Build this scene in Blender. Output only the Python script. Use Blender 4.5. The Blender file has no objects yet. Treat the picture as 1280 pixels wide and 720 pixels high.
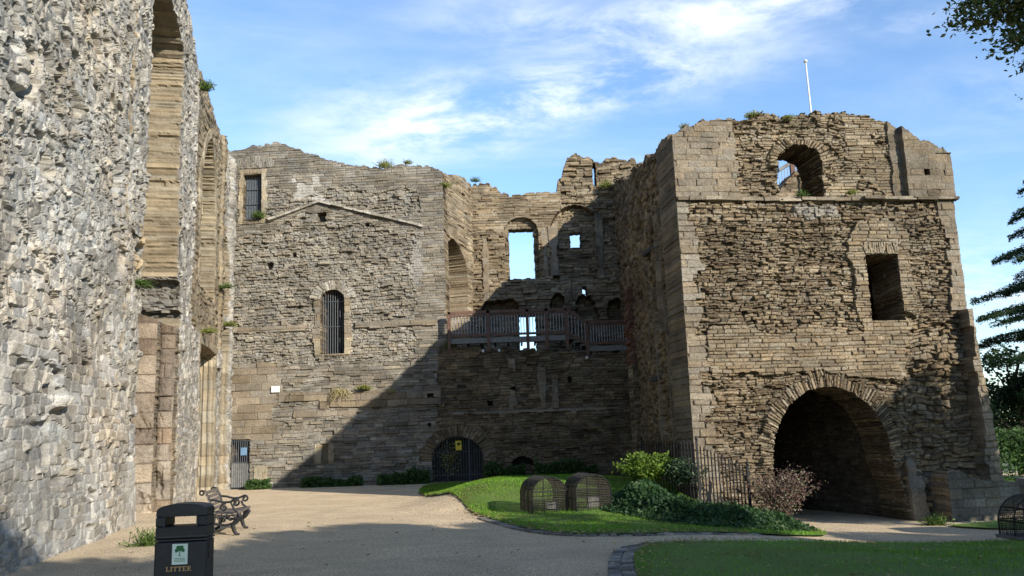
import bpy, math, random
import numpy as np
from mathutils import Matrix, Vector

# ------------------------------------------------------------------ camera, sky, sun, exposure
scene = bpy.context.scene
COL = scene.collection
PITCH = math.atan(193/1080); ROLL = math.radians(2.0); EYE = 1.6
SUN = np.array([0.85, -1.0, 0.52]); SUN /= np.linalg.norm(SUN)
EXPOSURE = 0.78
SUN_STRENGTH = 4.7
SKY_STRENGTH = 0.145

cam_d = bpy.data.cameras.new('camera'); cam = bpy.data.objects.new('camera', cam_d); COL.objects.link(cam)
cam_d.sensor_width = 36; cam_d.lens = 1080/1280*36; cam_d.clip_end = 3000; cam_d.clip_start = 0.1
fw = np.array([0, math.cos(PITCH), math.sin(PITCH)]); r0 = np.array([1., 0, 0]); u0 = np.cross(r0, fw)
rt = r0*math.cos(ROLL)-u0*math.sin(ROLL); up = u0*math.cos(ROLL)+r0*math.sin(ROLL)
cam.matrix_world = Matrix(((rt[0], up[0], -fw[0], 0), (rt[1], up[1], -fw[1], 0), (rt[2], up[2], -fw[2], EYE), (0, 0, 0, 1)))
scene.camera = cam

world = bpy.data.worlds.new('World'); scene.world = world; world.use_nodes = True
wn = world.node_tree; wn.nodes.clear()
def N(nt, t, **k):
    n = nt.nodes.new(t)
    for a, b in k.items(): setattr(n, a, b)
    return n
sky = N(wn, 'ShaderNodeTexSky', sky_type='NISHITA', sun_disc=False)
sky.sun_elevation = math.asin(SUN[2]); sky.sun_rotation = math.atan2(SUN[0], SUN[1])
sky.air_density = 1.05; sky.dust_density = 0.15; sky.ozone_density = 2.6
bg = N(wn, 'ShaderNodeBackground'); bg.inputs[1].default_value = SKY_STRENGTH
wo = N(wn, 'ShaderNodeOutputWorld')
tc = N(wn, 'ShaderNodeTexCoord'); sep = N(wn, 'ShaderNodeSeparateXYZ')
wn.links.new(tc.outputs['Generated'], sep.inputs[0])
add = N(wn, 'ShaderNodeMath', operation='ADD'); add.inputs[1].default_value = 0.18
wn.links.new(sep.outputs['Z'], add.inputs[0])
mx = N(wn, 'ShaderNodeMath', operation='MAXIMUM'); mx.inputs[1].default_value = 0.05; wn.links.new(add.outputs[0], mx.inputs[0])
dx = N(wn, 'ShaderNodeMath', operation='DIVIDE'); dy = N(wn, 'ShaderNodeMath', operation='DIVIDE')
wn.links.new(sep.outputs['X'], dx.inputs[0]); wn.links.new(mx.outputs[0], dx.inputs[1])
wn.links.new(sep.outputs['Y'], dy.inputs[0]); wn.links.new(mx.outputs[0], dy.inputs[1])
cmb = N(wn, 'ShaderNodeCombineXYZ'); wn.links.new(dx.outputs[0], cmb.inputs[0]); wn.links.new(dy.outputs[0], cmb.inputs[1])
def cloud(rot, sc, loc, scale, detail, lo, hi, dist=0.6, rough=0.55):
    m = N(wn, 'ShaderNodeMapping'); m.inputs['Rotation'].default_value = (0, 0, rot); m.inputs['Scale'].default_value = sc
    m.inputs['Location'].default_value = loc
    wn.links.new(cmb.outputs[0], m.inputs[0])
    n = N(wn, 'ShaderNodeTexNoise'); n.inputs['Scale'].default_value = scale; n.inputs['Detail'].default_value = detail
    n.inputs['Distortion'].default_value = dist; n.inputs['Roughness'].default_value = rough
    wn.links.new(m.outputs[0], n.inputs['Vector'])
    r = N(wn, 'ShaderNodeMapRange'); r.inputs[1].default_value = lo; r.inputs[2].default_value = hi; r.interpolation_type = 'SMOOTHSTEP'
    wn.links.new(n.outputs['Fac'], r.inputs[0]); return r.outputs[0]
# two cirrus banks high over the scene, given as bands in the cloud plane, frayed by noise
wnz = N(wn, 'ShaderNodeTexNoise'); wnz.inputs['Scale'].default_value = 2.6; wnz.inputs['Detail'].default_value = 5; wn.links.new(cmb.outputs[0], wnz.inputs['Vector'])
wsub = N(wn, 'ShaderNodeVectorMath', operation='MULTIPLY_ADD'); wsub.inputs[1].default_value = (.36, .36, 0); wn.links.new(wnz.outputs['Color'], wsub.inputs[0])
wadd = N(wn, 'ShaderNodeVectorMath', operation='ADD'); wadd.inputs[1].default_value = (-.18, -.18, 0); wn.links.new(cmb.outputs[0], wadd.inputs[0]); wn.links.new(wadd.outputs[0], wsub.inputs[2])
def band(p, q, w, fall):
    p = np.array(p); q = np.array(q); L = np.linalg.norm(q-p); t = (q-p)/L; nn_ = np.array((-t[1], t[0]))
    out = []
    for v, c0, w_ in ((nn_, p @ nn_, w), (t, (p+q)/2 @ t, L/2+.2)):
        d_ = N(wn, 'ShaderNodeVectorMath', operation='DOT_PRODUCT'); d_.inputs[1].default_value = (*v, 0); wn.links.new(wsub.outputs[0], d_.inputs[0])
        a_ = N(wn, 'ShaderNodeMath', operation='SUBTRACT'); a_.inputs[1].default_value = c0; wn.links.new(d_.outputs['Value'], a_.inputs[0])
        b_ = N(wn, 'ShaderNodeMath', operation='ABSOLUTE'); wn.links.new(a_.outputs[0], b_.inputs[0])
        r_ = N(wn, 'ShaderNodeMapRange', interpolation_type='SMOOTHSTEP'); wn.links.new(b_.outputs[0], r_.inputs[0])
        for k_, x_ in enumerate((0, w_, fall, 0)): r_.inputs[k_+1].default_value = x_
        out.append(r_.outputs[0])
    m_ = N(wn, 'ShaderNodeMath', operation='MULTIPLY'); wn.links.new(out[0], m_.inputs[0]); wn.links.new(out[1], m_.inputs[1]); return m_.outputs[0]
bs_ = [band((-.55, 1.84), (.55, 1.47), .25, 1.2), band((-.1, 1.36), (.75, 1.38), .10, .95), band((.7, 1.62), (1.6, 1.75), .16, .55), band((.9, 2.4), (2.2, 3.0), .5, .8)]
acc = bs_[0]
for q_ in bs_[1:]:
    m_ = N(wn, 'ShaderNodeMath', operation='ADD'); wn.links.new(acc, m_.inputs[0]); wn.links.new(q_, m_.inputs[1]); acc = m_.outputs[0]
c2 = cloud(0.30, (1.0, 1.5, 1), (6.3, 5.7, 0), 3.4, 12, 0.34, 0.66, 0.3, 0.66)
c3 = cloud(0.3, (0.5, 1.3, 1), (8.3, 5, 0), 1.6, 10, 0.42, 0.8, 0.3, .65)
m1 = N(wn, 'ShaderNodeMath', operation='MULTIPLY'); wn.links.new(acc, m1.inputs[0]); wn.links.new(c2, m1.inputs[1])
m3 = N(wn, 'ShaderNodeMath', operation='MULTIPLY'); wn.links.new(c3, m3.inputs[0]); m3.inputs[1].default_value = 0.35
m2 = N(wn, 'ShaderNodeMath', operation='MULTIPLY_ADD'); wn.links.new(m1.outputs[0], m2.inputs[0]); m2.inputs[1].default_value = 1.0; wn.links.new(m3.outputs[0], m2.inputs[2]); m2.use_clamp = True
mixc = N(wn, 'ShaderNodeMix', data_type='RGBA'); wn.links.new(m2.outputs[0], mixc.inputs[0])
tint = N(wn, 'ShaderNodeVectorMath', operation='MULTIPLY'); tint.inputs[1].default_value = (0.92, 1.0, 1.10); wn.links.new(sky.outputs[0], tint.inputs[0])
wn.links.new(tint.outputs[0], mixc.inputs[6]); mixc.inputs[7].default_value = (4.5, 4.9, 5.5, 1)
wn.links.new(mixc.outputs[2], bg.inputs[0]); wn.links.new(bg.outputs[0], wo.inputs[0])

sun_d = bpy.data.lights.new('sun', 'SUN'); sun_d.energy = SUN_STRENGTH; sun_d.angle = math.radians(0.53); sun_d.color = (1.0, 0.93, 0.82)
sun = bpy.data.objects.new('sun', sun_d); COL.objects.link(sun)
sun.rotation_euler = Vector(-SUN).to_track_quat('-Z', 'Y').to_euler(); sun.location = (30, -30, 30)
scene.view_settings.view_transform = 'Standard'; scene.view_settings.look = 'None'
scene.view_settings.exposure = EXPOSURE; scene.view_settings.gamma = 1
scene.view_settings.use_curve_mapping = False
scene.cycles.max_bounces = 6; scene.cycles.diffuse_bounces = 4
scene.cycles.transparent_max_bounces = 8

# ------------------------------------------------------------------ helpers
rng = np.random.default_rng(7); random.seed(7)
def hsh(*a):
    x = np.zeros(np.broadcast(*a).shape, np.uint64) + np.uint64(1469598103)
    for v in a:
        v = np.asarray(v).astype(np.int64).astype(np.uint64)
        x = (x ^ v) * np.uint64(0x9E3779B97F4A7C15); x ^= x >> np.uint64(29)
    x *= np.uint64(0xBF58476D1CE4E5B9); x ^= x >> np.uint64(32)
    return (x & np.uint64(0xFFFFFF)).astype(np.float64)/float(0xFFFFFF)
def vn(x, y, seed=0):
    xi = np.floor(x); yi = np.floor(y); fx = x-xi; fy = y-yi; fx = fx*fx*(3-2*fx); fy = fy*fy*(3-2*fy)
    a = hsh(xi, yi, seed); b = hsh(xi+1, yi, seed); c = hsh(xi, yi+1, seed); d = hsh(xi+1, yi+1, seed)
    return (a+(b-a)*fx)*(1-fy)+(c+(d-c)*fx)*fy
def fbm(x, y, seed=0, o=4, g=0.5):                      # about -1 .. 1
    s = 0; a = 1; t = 0
    for k in range(o):
        s = s+a*(vn(x, y, seed+k*17)*2-1); t += a; a *= g; x = x*2.03+5.1; y = y*2.03+1.7
    return s/t
def ss(e0, e1, x):
    t = np.clip((x-e0)/(e1-e0), 0, 1); return t*t*(3-2*t)
def pal(r, *cols):
    r = np.clip(r, 0, 0.9999)*(len(cols)-1); i = r.astype(int); f = (r-i)[..., None]; c = np.array(cols)
    return c[i]*(1-f)+c[i+1]*f
def mesh_np(name, V, F, mat=None, parent=None, col=None, smooth=False):
    me = bpy.data.meshes.new(name); V = np.asarray(V, np.float32)
    me.vertices.add(len(V)); me.vertices.foreach_set('co', V.ravel())
    Fs = F if isinstance(F, list) else [F]
    Fs = [np.asarray(f, np.int32) for f in Fs if len(f)]
    tot = sum(f.size for f in Fs); me.loops.add(tot); me.loops.foreach_set('vertex_index', np.concatenate([f.ravel() for f in Fs]))
    sizes = np.concatenate([np.full(len(f), f.shape[1], np.int32) for f in Fs])
    me.polygons.add(len(sizes)); me.polygons.foreach_set('loop_start', np.concatenate([[0], np.cumsum(sizes)[:-1]]).astype(np.int32))
    me.polygons.foreach_set('use_smooth', np.full(len(sizes), smooth))
    me.update(calc_edges=True)
    if col is not None:
        a = me.attributes.new('Col', 'FLOAT_COLOR', 'POINT'); c = np.ones((len(V), 4), np.float32); c[:, :3] = col
        a.data.foreach_set('color', c.ravel())
    me.validate()
    if mat: me.materials.append(mat)
    o = bpy.data.objects.new(name, me); COL.objects.link(o)
    if parent: o.parent = parent
    return o
class MB:
    """collects boxes, bars, tubes for one mesh object"""
    def __init__(s): s.V = []; s.Q = []; s.T = []; s.n = 0
    def add(s, V, Q=(), T=()):
        V = np.asarray(V, float); s.V.append(V)
        if len(Q): s.Q.append(np.asarray(Q)+s.n)
        if len(T): s.T.append(np.asarray(T)+s.n)
        s.n += len(V)
    def box(s, c, d, ax=None, jit=0):
        c = np.asarray(c, float); h = np.asarray(d, float)/2
        v = np.array([[i, j, k] for k in (-1, 1) for j in (-1, 1) for i in (-1, 1)], float)*h
        if jit: v += rng.uniform(-jit, jit, v.shape)
        if ax is not None: v = v @ np.asarray(ax, float)
        s.add(v+c, [[0, 2, 3, 1], [4, 5, 7, 6], [0, 1, 5, 4], [2, 6, 7, 3], [0, 4, 6, 2], [1, 3, 7, 5]])
    def bar(s, a, b, w, h=None, up=(0, 0, 1)):
        a = np.asarray(a, float); b = np.asarray(b, float); d = b-a; L = np.linalg.norm(d); d /= L
        u = np.asarray(up, float)
        if abs(u@d) > 0.99: u = np.array([1., 0, 0])
        x = np.cross(u, d); x /= np.linalg.norm(x); y = np.cross(d, x)
        s.box((a+b)/2, (w, h or w, L), [x, y, d])
    def tube(s, pts, r, n=8, cap=True):
        P = np.asarray(pts, float); m = len(P); r = np.broadcast_to(np.asarray(r, float), (m,))
        T = np.gradient(P, axis=0); T /= np.linalg.norm(T, axis=1)[:, None]+1e-9
        u = np.array([0, 0, 1.]) if abs(T[0][2]) < 0.9 else np.array([1., 0, 0]); V = []
        for i in range(m):
            x = np.cross(u, T[i]); x /= np.linalg.norm(x)+1e-9; u = np.cross(T[i], x)
            a = np.arange(n)/n*2*math.pi
            V.append(P[i]+r[i]*(np.cos(a)[:, None]*x+np.sin(a)[:, None]*u))
        V = np.concatenate(V); Q = [[i*n+j, i*n+(j+1) % n, (i+1)*n+(j+1) % n, (i+1)*n+j] for i in range(m-1) for j in range(n)]
        T_ = []
        if cap:
            V = np.concatenate([V, P[:1], P[-1:]]); k = m*n
            T_ = [[k, (j+1) % n, j] for j in range(n)]+[[k+1, (m-1)*n+j, (m-1)*n+(j+1) % n] for j in range(n)]
        s.add(V, Q, T_)
    def lathe(s, c, prof, n=16, cap=True):
        P = np.array([[c[0], c[1], c[2]+z] for _, z in prof]); s_ = MB()
        a = np.arange(n)/n*2*math.pi
        V = np.concatenate([np.stack([c[0]+r*np.cos(a), c[1]+r*np.sin(a), np.full(n, c[2]+z)], 1) for r, z in prof]); m = len(prof)
        s.add(V, [[i*n+j, i*n+(j+1) % n, (i+1)*n+(j+1) % n, (i+1)*n+j] for i in range(m-1) for j in range(n)])
    def prism(s, poly, y0, y1, frame):
        """poly (n,2) in (x,z); frame(x,y,z)->world"""
        n = len(poly); V = [frame(x, y0, z) for x, z in poly]+[frame(x, y1, z) for x, z in poly]
        c0 = np.mean(V[:n], axis=0); c1 = np.mean(V[n:], axis=0); V += [c0, c1]
        s.add(V, [[i, (i+1) % n, n+(i+1) % n, n+i] for i in range(n)], [[2*n, (i+1) % n, i] for i in range(n)]+[[2*n+1, n+i, n+(i+1) % n] for i in range(n)])
    def build(s, name, mat, parent=None, smooth=False, M=None, col=None):
        V = np.concatenate(s.V)
        if M is not None: V = V @ np.asarray(M)[:3, :3].T+np.asarray(M)[:3, 3]
        F = []
        if s.Q: F.append(np.concatenate(s.Q))
        if s.T: F.append(np.concatenate(s.T))
        return mesh_np(name, V, F, mat, parent, smooth=smooth, col=col)
def tag(o, label=None, cat=None, group=None, kind=None):
    if label: o['label'] = label
    if cat: o['category'] = cat
    if group: o['group'] = group
    if kind: o['kind'] = kind
    return o
def empty(name, loc=(0, 0, 0), rz=0):
    o = bpy.data.objects.new(name, None); COL.objects.link(o); o.location = loc; o.rotation_euler = (0, 0, rz); o.empty_display_size = .2; return o
def place(root, obs):
    """make obs (built in world coords) children of root keeping their place"""
    for o in obs: o.parent = root
def copy_tree(o, parent=None):
    c = o.copy(); COL.objects.link(c); c.parent = parent
    for ch in o.children: copy_tree(ch, c)
    return c

# ------------------------------------------------------------------ materials
def mat_base(name, rough=0.8, color=(0.5, 0.5, 0.5), metal=0):
    m = bpy.data.materials.new(name); m.use_nodes = True; b = m.node_tree.nodes['Principled BSDF']
    b.inputs['Roughness'].default_value = rough; b.inputs['Base Color'].default_value = (*color, 1); b.inputs['Metallic'].default_value = metal
    return m, m.node_tree, b
def noise(nt, scale, detail=4, rough=0.6, vec=None, dist=0):
    n = N(nt, 'ShaderNodeTexNoise'); n.inputs['Scale'].default_value = scale; n.inputs['Detail'].default_value = detail
    n.inputs['Roughness'].default_value = rough; n.inputs['Distortion'].default_value = dist
    if vec is None:
        vec = N(nt, 'ShaderNodeNewGeometry').outputs['Position']
    nt.links.new(vec, n.inputs['Vector']); return n.outputs['Fac']
def mrange(nt, v, a, b, c, d):
    r = N(nt, 'ShaderNodeMapRange'); nt.links.new(v, r.inputs[0])
    for i, x in enumerate((a, b, c, d)): r.inputs[i+1].default_value = x
    return r.outputs[0]
def mul(nt, col, f):
    m = N(nt, 'ShaderNodeVectorMath', operation='SCALE'); nt.links.new(col, m.inputs[0]); nt.links.new(f, m.inputs['Scale']); return m.outputs[0]
def mixrgb(nt, f, a, b):
    m = N(nt, 'ShaderNodeMix', data_type='RGBA')
    for s, v in ((0, f), (6, a), (7, b)):
        if isinstance(v, (tuple, float, int)): m.inputs[s].default_value = v if s == 0 else (*v, 1)
        else: nt.links.new(v, m.inputs[s])
    return m.outputs[2]
def bump(nt, b, hgt, dist, strength=1.0, prev=None):
    n = N(nt, 'ShaderNodeBump'); n.inputs['Distance'].default_value = dist; n.inputs['Strength'].default_value = strength
    nt.links.new(hgt, n.inputs['Height'])
    if prev: nt.links.new(prev, n.inputs['Normal'])
    nt.links.new(n.outputs[0], b.inputs['Normal']); return n.outputs[0]
def mat_col(name, rough=0.9, fine=30, amp=0.5, bd=0.01, big=0.8, bigamp=0.35, lichen=0.0):
    """per-stone colour from the mesh attribute, broken up by noise"""
    m, nt, b = mat_base(name, rough)
    a = N(nt, 'ShaderNodeAttribute', attribute_name='Col')
    f = mrange(nt, noise(nt, fine, 6, 0.7), 0.3, 0.7, 1-amp*0.6, 1+amp*0.6)
    g = mrange(nt, noise(nt, big, 5, 0.6, dist=0.5), 0.32, 0.68, 1-bigamp, 1+bigamp)
    c = mul(nt, mul(nt, a.outputs['Color'], f), g)
    if lichen:
        l = mrange(nt, noise(nt, 5.5, 6, 0.7), 0.60, 0.70, 0, lichen)
        c = mixrgb(nt, l, c, (0.27, 0.26, 0.215))
        l2 = mrange(nt, noise(nt, 2.3, 6, 0.75, dist=1), 0.60, 0.72, 0, lichen)
        c = mixrgb(nt, l2, c, (0.045, 0.038, 0.028))
    nt.links.new(c, b.inputs['Base Color'])
    n1 = bump(nt, b, noise(nt, fine*0.7, 6, 0.7), bd)
    b.inputs['Specular IOR Level'].default_value = 0.15
    return m
M = {}
M['stone'] = mat_col('weathered_stone', 0.95, 26, 0.75, 0.035, 0.7, 0.34, 0.55)
M['pale_stone'] = mat_col('pale_rubble', 0.95, 34, 0.6, 0.009, 0.8, 0.22, 0.5)
def simple(name, color, rough=0.6, metal=0, namp=0.25, nscale=12, bd=0.002, spec=0.3):
    m, nt, b = mat_base(name, rough, color, metal)
    f = mrange(nt, noise(nt, nscale, 5), 0.3, 0.7, 1-namp, 1+namp)
    v = N(nt, 'ShaderNodeRGB'); v.outputs[0].default_value = (*color, 1)
    nt.links.new(mul(nt, v.outputs[0], f), b.inputs['Base Color'])
    bump(nt, b, noise(nt, nscale*4, 4), bd); b.inputs['Specular IOR Level'].default_value = spec
    return m
M['iron'] = simple('dark_iron', (0.010, 0.010, 0.011), 0.55, 0, 0.3)
M['grille'] = simple('grey_iron', (0.07, 0.08, 0.09), 0.5, 0, 0.3)
M['cage'] = simple('rusty_wire', (0.045, 0.040, 0.026), 0.7, 0, 0.3)
M['wood'] = simple('brown_timber', (0.105, 0.058, 0.040), 0.7, 0, 0.35, 9)
M['greywood'] = simple('grey_timber', (0.16, 0.155, 0.14), 0.8, 0, 0.3, 9)
M['baluster'] = simple('pale_metal_rod', (0.30, 0.30, 0.31), 0.45, 0, 0.15)
M['slat'] = simple('bench_slat_wood', (0.12, 0.10, 0.082), 0.8, 0, 0.3, 20)
M['bin'] = simple('black_plastic', (0.010, 0.0095, 0.0095), 0.5, 0, 0.6, 9, 0.0012, 0.5)
M['binband'] = simple('bin_band', (0.05, 0.047, 0.045), 0.45, 0, 0.2)
M['gold'] = simple('gold_paint', (0.50, 0.30, 0.12), 0.5, 0, 0.2)
M['plate'] = simple('pale_green_plate', (0.62, 0.70, 0.58), 0.4, 0, 0.05)
M['green'] = simple('green_ink', (0.03, 0.13, 0.04), 0.5, 0, 0.1)
M['white'] = simple('white_paint', (0.55, 0.55, 0.53), 0.5, 0, 0.06)
M['yellow'] = simple('yellow_sign', (0.75, 0.55, 0.04), 0.5, 0, 0.08)
M['ink'] = simple('black_ink', (0.02, 0.02, 0.02), 0.5)
M['slate'] = simple('grey_slab', (0.14, 0.14, 0.14), 0.85, 0, 0.35, 8, 0.006)
M['bark'] = simple('bark', (0.07, 0.05, 0.035), 0.95, 0, 0.4, 6, 0.03)
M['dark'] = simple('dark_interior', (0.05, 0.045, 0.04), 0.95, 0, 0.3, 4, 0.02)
def leafmat(name, transl=0.35, rough=0.55):
    m, nt, b = mat_base(name, rough)
    a = N(nt, 'ShaderNodeAttribute', attribute_name='Col'); nt.links.new(a.outputs['Color'], b.inputs['Base Color'])
    t = N(nt, 'ShaderNodeBsdfTranslucent'); nt.links.new(mul(nt, a.outputs['Color'], mrange(nt, noise(nt, 3, 2), 0, 1, 1.2, 1.9)), t.inputs[0])
    mi = N(nt, 'ShaderNodeMixShader'); mi.inputs[0].default_value = transl
    nt.links.new(b.outputs[0], mi.inputs[1]); nt.links.new(t.outputs[0], mi.inputs[2])
    nt.links.new(mi.outputs[0], nt.nodes['Material Output'].inputs[0]); b.inputs['Specular IOR Level'].default_value = 0.25
    return m
M['leaf'] = leafmat('foliage')

# ------------------------------------------------------------------ masonry patterns
BROWN = [(.045, .034, .023), (.105, .079, .050), (.178, .138, .089), (.245, .197, .132), (.35, .30, .22)]
GREY = [(.06, .052, .041), (.13, .113, .088), (.20, .178, .142), (.27, .245, .20), (.39, .36, .305)]
PALE = [(.115, .103, .086), (.185, .170, .144), (.245, .226, .193), (.295, .275, .237), (.40, .376, .325)]
ASH = [(0.115, 0.092, 0.064), (0.165, 0.135, 0.096), (0.205, 0.17, 0.125), (0.27, 0.23, 0.17)]
YEL = [(0.12, 0.094, 0.06), (0.19, 0.155, 0.105), (0.24, 0.20, 0.138), (0.31, 0.268, 0.195)]
RED = [(0.075, 0.036, 0.025), (0.12, 0.06, 0.042), (0.16, 0.088, 0.062)]
def rows(U, V, seed, hr, lr, wob=0.03, wf=0.9):
    r = np.random.default_rng(seed)
    V2 = V+wob*fbm(U*wf, V*wf, seed)+wob*0.15*fbm(U*4, V*4, seed+3, 2)
    U2 = U+0.02*fbm(U*5, V*5, seed+9, 2)
    v0 = V2.min()-1; n = int((V2.max()-v0+2)/hr[0])+2
    hs = r.uniform(hr[0], hr[1], n); b = v0+np.concatenate([[0], np.cumsum(hs)])
    i = np.clip(np.searchsorted(b, V2, side='right')-1, 0, n-1); fv = V2-b[i]; H = hs[i]
    u0_ = U2.min()-1; W = U2.max()-u0_+2; j = np.zeros(U.shape, int); fu = np.zeros(U.shape); Lh = np.ones(U.shape)
    for k in np.unique(i):
        m = i == k; ls = r.uniform(lr[0], lr[1], int(W/lr[0])+2)*(0.7+0.6*hs[k]/hr[1]); ub = u0_-r.uniform(0, .5)+np.concatenate([[0], np.cumsum(ls)])
        jj = np.clip(np.searchsorted(ub, U2[m], side='right')-1, 0, len(ls)-1); j[m] = jj; fu[m] = U2[m]-ub[jj]; Lh[m] = ls[jj]
    e = np.minimum(np.minimum(fv, H-fv), np.minimum(fu, Lh-fu))
    R = [hsh(i, j, seed*7+q) for q in range(5)]
    return e, fv/H-0.5, fu/Lh-0.5, R
def style(U, V, seed, kind='rubble', cols=BROWN, hr=(0.07, 0.13), lr=(0.15, 0.5), A=0.02, tail=0.05, joint=0.025, jw=0.02, tilt=0.03, mort=None, wob=0.03, tone=(0.0, 1.0), rough=0.008):
    e, tv, tu, R = rows(U, V, seed, hr, lr, wob)
    h = (R[0]-0.5)*2*A+R[1]**4*tail-(R[2] < 0.06)*A*1.5
    h = h+tilt*(tv*(R[3]-0.5)*2+tu*(R[4]-0.5)*2)
    jj = 1-ss(0, jw, e); h = h-joint*jj*(0.5+0.5*R[2])+rough*fbm(U*11, V*17, seed+5, 3)
    t = tone[0]+(tone[1]-tone[0])*np.clip(R[3]*0.75+0.25*(fbm(U*.9, V*.9, seed+8, 3)+1)/2+0.12*fbm(U*9, V*14, seed+4, 3), 0, 1)
    c = pal(t, *cols); mc = np.array(mort if mort else np.array(cols[1])*0.75)
    c = c*(1+(R[1]-.5)[..., None]*np.array((.13, .02, -.14)))*(.84+.32*R[4])[..., None]
    c = c*(1-0.75*jj[..., None])+mc*0.75*jj[..., None]
    return h, c
def lump(U, V, seed, sz=0.24, asp=0.6, D=0.06, A=0.03, cols=PALE, mort=(0.29, 0.275, 0.24), rot=0.0, emb=0.5):
    u = U/sz+0.30*fbm(U*2.1, V*2.1, seed, 3)+rot*V; v = V/(sz*asp)+0.30*fbm(U*2.3+9, V*2.3, seed+1, 3); ui = np.floor(u); vi = np.floor(v)
    f1 = np.full(u.shape, 9.); f2 = f1.copy(); ida = np.zeros(u.shape); idb = ida.copy(); px = ida.copy(); py = ida.copy()
    for a in (-1, 0, 1):
        for b in (-1, 0, 1):
            x = ui+a; y = vi+b; jx = x+0.1+0.8*hsh(x, y, seed); jy = y+0.1+0.8*hsh(x, y, seed+1)
            d = np.maximum(np.abs(u-jx), np.abs(v-jy))*0.6+np.hypot(u-jx, v-jy)*0.4; m = d < f1
            f2 = np.where(m, f1, np.minimum(f2, d)); f1 = np.where(m, d, f1)
            ida = np.where(m, x, ida); idb = np.where(m, y, idb); px = np.where(m, u-jx, px); py = np.where(m, v-jy, py)
    R = [hsh(ida, idb, seed+10+k) for k in range(5)]; e = f2-f1
    out = ss(0.0, 0.13, e)
    h = D*out*(0.3+R[0]+1.1*R[4]**5)*(R[1] > emb*0.5)+(R[2]-0.5)*2*A*out+0.05*(px*(R[3]-0.5)+py*(R[4]-0.6))*out*(D/.06)
    h = h+0.007*fbm(U*16, V*16, seed+6, 3)+0.012*fbm(U*2.5, V*3.5, seed+7, 3)
    c = pal(np.clip(R[3]*0.7+0.3*R[0]+0.15*fbm(U*8, V*8, seed+2, 3), 0, 1), *cols)
    c = c*(1+(R[1]-.5)[..., None]*np.array((.10, .02, -.11)))*(.8+.4*R[4])[..., None]
    k = (1-ss(0.0, 0.10, e))[..., None]*0.8
    return h, c*(1-k)+np.array(mort)*k
def sel(m, a, b):
    """where m, b replaces a; both are (height, colour)"""
    return np.where(m, b[0], a[0]), np.where(m[..., None], b[1], a[1])
def off(hc, d): return hc[0]+d, hc[1]
def box_sdf(U, Z, u0_, u1, z0, z1): return np.maximum(np.maximum(u0_-U, U-u1), np.maximum(z0-Z, Z-z1))     # <0 inside
def arch_sdf(U, Z, uc, w, z0, zs, ry, point=0):
    """opening of half width w from z0 to springing zs with an elliptic head of rise ry"""
    d1 = np.maximum(np.abs(U-uc)-w, z0-Z)
    q = np.hypot((U-uc)/w, (Z-zs)/ry); d2 = (q-1)*min(w, ry)
    return np.where(Z > zs, np.maximum(d2, z0-Z), d1)
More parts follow.
